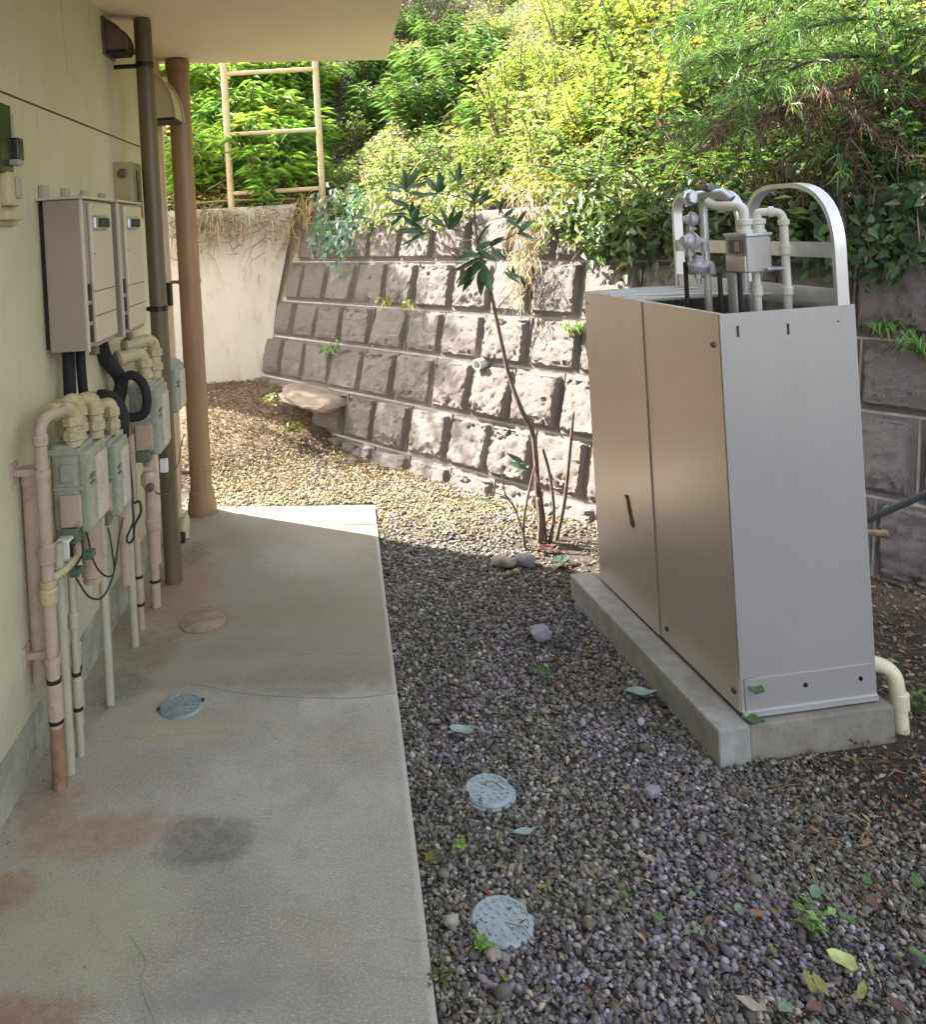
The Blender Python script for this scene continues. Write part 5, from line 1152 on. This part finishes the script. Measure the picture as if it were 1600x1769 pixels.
clusters = [(697, 328, (95, 150, 28, 175), .15), (735, 405, (165, 195, 215, 140), .16), (705, 365, (178, 198, 150), .14), (757, 335, (92, 40, 135), .13), (790, 314, (100, 55), .12), (770, 395, (110, 155, 60), .14),
            (834, 455, (236, 246, 215, 262, 200), .20), (822, 352, (50, 20, 135), .12), (892, 398, (20, -25, 60, -55), .12), (868, 376, (35, 75, -10), .12), (892, 482, (-60, 100, 150), .10), (826, 432, (180, 165, 20, -15), .14), (850, 426, (-30, 15), .13), (715, 388, (100, 65), .14)]
for px, py, angs, L in clusters:
    for an in list(angs) + [random.choice(angs) + random.uniform(12, 50), random.choice(angs) - random.uniform(12, 50)]: sleaf(px + random.uniform(-7, 7), py + random.uniform(-7, 7), an + random.uniform(-10, 10), L * random.uniform(.62, 1.0), Yl + random.uniform(-.08, .08))
sleaf(712, 348, 20, .10, Yl, 2); sleaf(715, 355, -30, .09, Yl, 6); sleaf(815, 415, 180, .08, Yl, 3); sleaf(800, 460, -100, .09, Yl, 7)
for px, py, an, L, v in ((905, 800, 150, .10, 1), (880, 800, -20, .11, 5), (915, 805, -160, .09, 1), (845, 865, 175, .08, 5), (862, 858, -20, .07, 1), (948, 890, 20, .05, 5), (870, 470, -40, .10, 1)): sleaf(px, py, an, L, YS - .05, v)

# ------------------------------------------------------------------ cedar branches hanging in from the upper right
ct = thing('cedar_tree', 'cedar tree whose green drooping branches with brown dead needles hang in at upper right', 'tree', (4.1, 4.6, 2.6))
tr = [Vector((4.1, 4.6, float(hill_z(4.1, 4.6)) - .2)), Vector((4.05, 4.5, 3.6)), Vector((3.95, 4.4, 5.2)), Vector((3.9, 4.4, 7.0))]
MB().tube(spline(tr, 5), [.17 - .006 * i for i in range(16)], 12).build('trunk', 'bark_dark', ct, smooth='all')
gP, gD, dP, dD = [], [], [], []
def limb(pts, r, side_n, green):
    P = spline([W(*p) if len(p) == 3 and p[0] > 50 else Vector(p) for p in pts], 8); n = len(P)
    MB().tube(P, [r * (1 - .85 * i / (n - 1)) for i in range(n)], 7).build('limb', 'bark_dark', ct, smooth='all'); b = MB()
    for k in range(side_n):
        i = int(n * random.uniform(.3, .99)); p = P[min(i, n - 1)]; d = (P[min(i + 1, n - 1)] - P[max(i - 1, 0)]).normalized()
        sd = Vector((random.uniform(-1, 1), random.uniform(-1, 1), random.uniform(-.5, .5))); l = random.uniform(.14, .38)
        e = p + (d * .7 + sd * .7).normalized() * l + Vector((0, 0, -.10 * l)); m_ = (p + e) / 2 + Vector((0, 0, .10 * l)); tw = spline([p, m_, e], 5); b.tube(tw, .0022, 4, cap=False)
        dead = random.random() > green; (A_, B_) = (dP, dD) if dead else (gP, gD)
        for j in range(46 if not dead else 52):
            q_ = tw[random.randrange(1, len(tw))]; A_.append(np.array(q_) + rng.normal(0, .006, 3)); dd = (e - p).normalized(); B_.append(np.array(dd) * .8 + rng.normal(0, .55 if not dead else .8, 3) + np.array([0, 0, -.15 if not dead else -.35]))
    b.build('twigs', 'bark_dark', ct)
start = (3.95, 4.42, 4.2)
limb([(3.97, 4.42, 3.4), (1640, 40, 4.3), (1500, 30, 4.2), (1370, 55, 4.1), (1250, 105, 4.05)], .022, 60, 1.0)
limb([(3.97, 4.42, 3.3), (1640, 100, 4.2), (1520, 95, 4.1), (1390, 110, 4.0), (1290, 175, 3.95)], .02, 56, .9)
limb([(3.97, 4.42, 3.1), (1660, 140, 4.3), (1540, 140, 4.2), (1430, 160, 3.9), (1290, 215, 3.8)], .02, 80, .22)
limb([(3.97, 4.42, 3.0), (1660, 165, 4.4), (1560, 160, 4.3), (1500, 190, 3.9), (1440, 260, 3.8)], .018, 70, .18)
limb([(3.97, 4.42, 3.5), (1650, -30, 4.4), (1500, -40, 4.3), (1350, -20, 4.2), (1210, 30, 4.1)], .02, 52, 1.0)
limb([(3.97, 4.42, 3.0), (1640, 190, 4.6), (1500, 185, 4.5), (1350, 220, 4.4), (1230, 225, 4.3)], .016, 50, .75)
limb([(3.97, 4.42, 2.9), (1650, 230, 4.6), (1560, 235, 4.5), (1470, 270, 4.4), (1400, 285, 4.4)], .012, 30, .6)
for nm, PP, DD, cc, mt in (('needles', gP, gD, (.085, .175, .035), 'leaf'), ('dead_needles', dP, dD, (.085, .048, .032), 'dryleaf')):
    P, D = np.array(PP), np.array(DD); m = len(P); V, Fc, C = blades(P, D, rng.uniform(.05, .11, m), rng.uniform(.0028, .005, m), colors(m, cc, .4), .25); mesh_obj(nm, V, Fc, mt, ct, cols=C)

# unseen tree added beyond the building, crown placed to shade the wall's far end
bt = thing('added_shade_tree', 'unseen broadleaf tree added beyond the building end to shade the far wall', 'tree', (-5.2, 10.2, 2.0))
MB().tube([(-5.2, 10.2, .5), (-5.0, 9.9, 3.8), (-4.7, 9.2, 6.2)], [.14, .11, .06], 10).build('trunk', 'bark_dark', bt, smooth='all')
n = 1700; c_ = np.array([(-.55 - 4.6, 6.9 + 2.7, 1.2 + 5.2), (-.25 - 4.6, 6.5 + 2.7, .9 + 5.2), (-.05 - 4.6, 6.35 + 2.7, 1.35 + 5.2), (-.3 - 4.6, 6.5 + 2.7, 1.6 + 5.2), (-.2 - 4.6, 6.35 + 2.7, .5 + 5.2)]); P = c_[rng.integers(0, 5, n)] + rng.normal(0, .23, (n, 3)); D = rng.normal(0, 1, (n, 3))
V, Fc, C = leaves(P, D, rng.uniform(.08, .14, n), rng.uniform(.045, .075, n), colors(n, (.06, .11, .03), .25)); mesh_obj('crown', V, Fc, 'leaf', bt, cols=C)
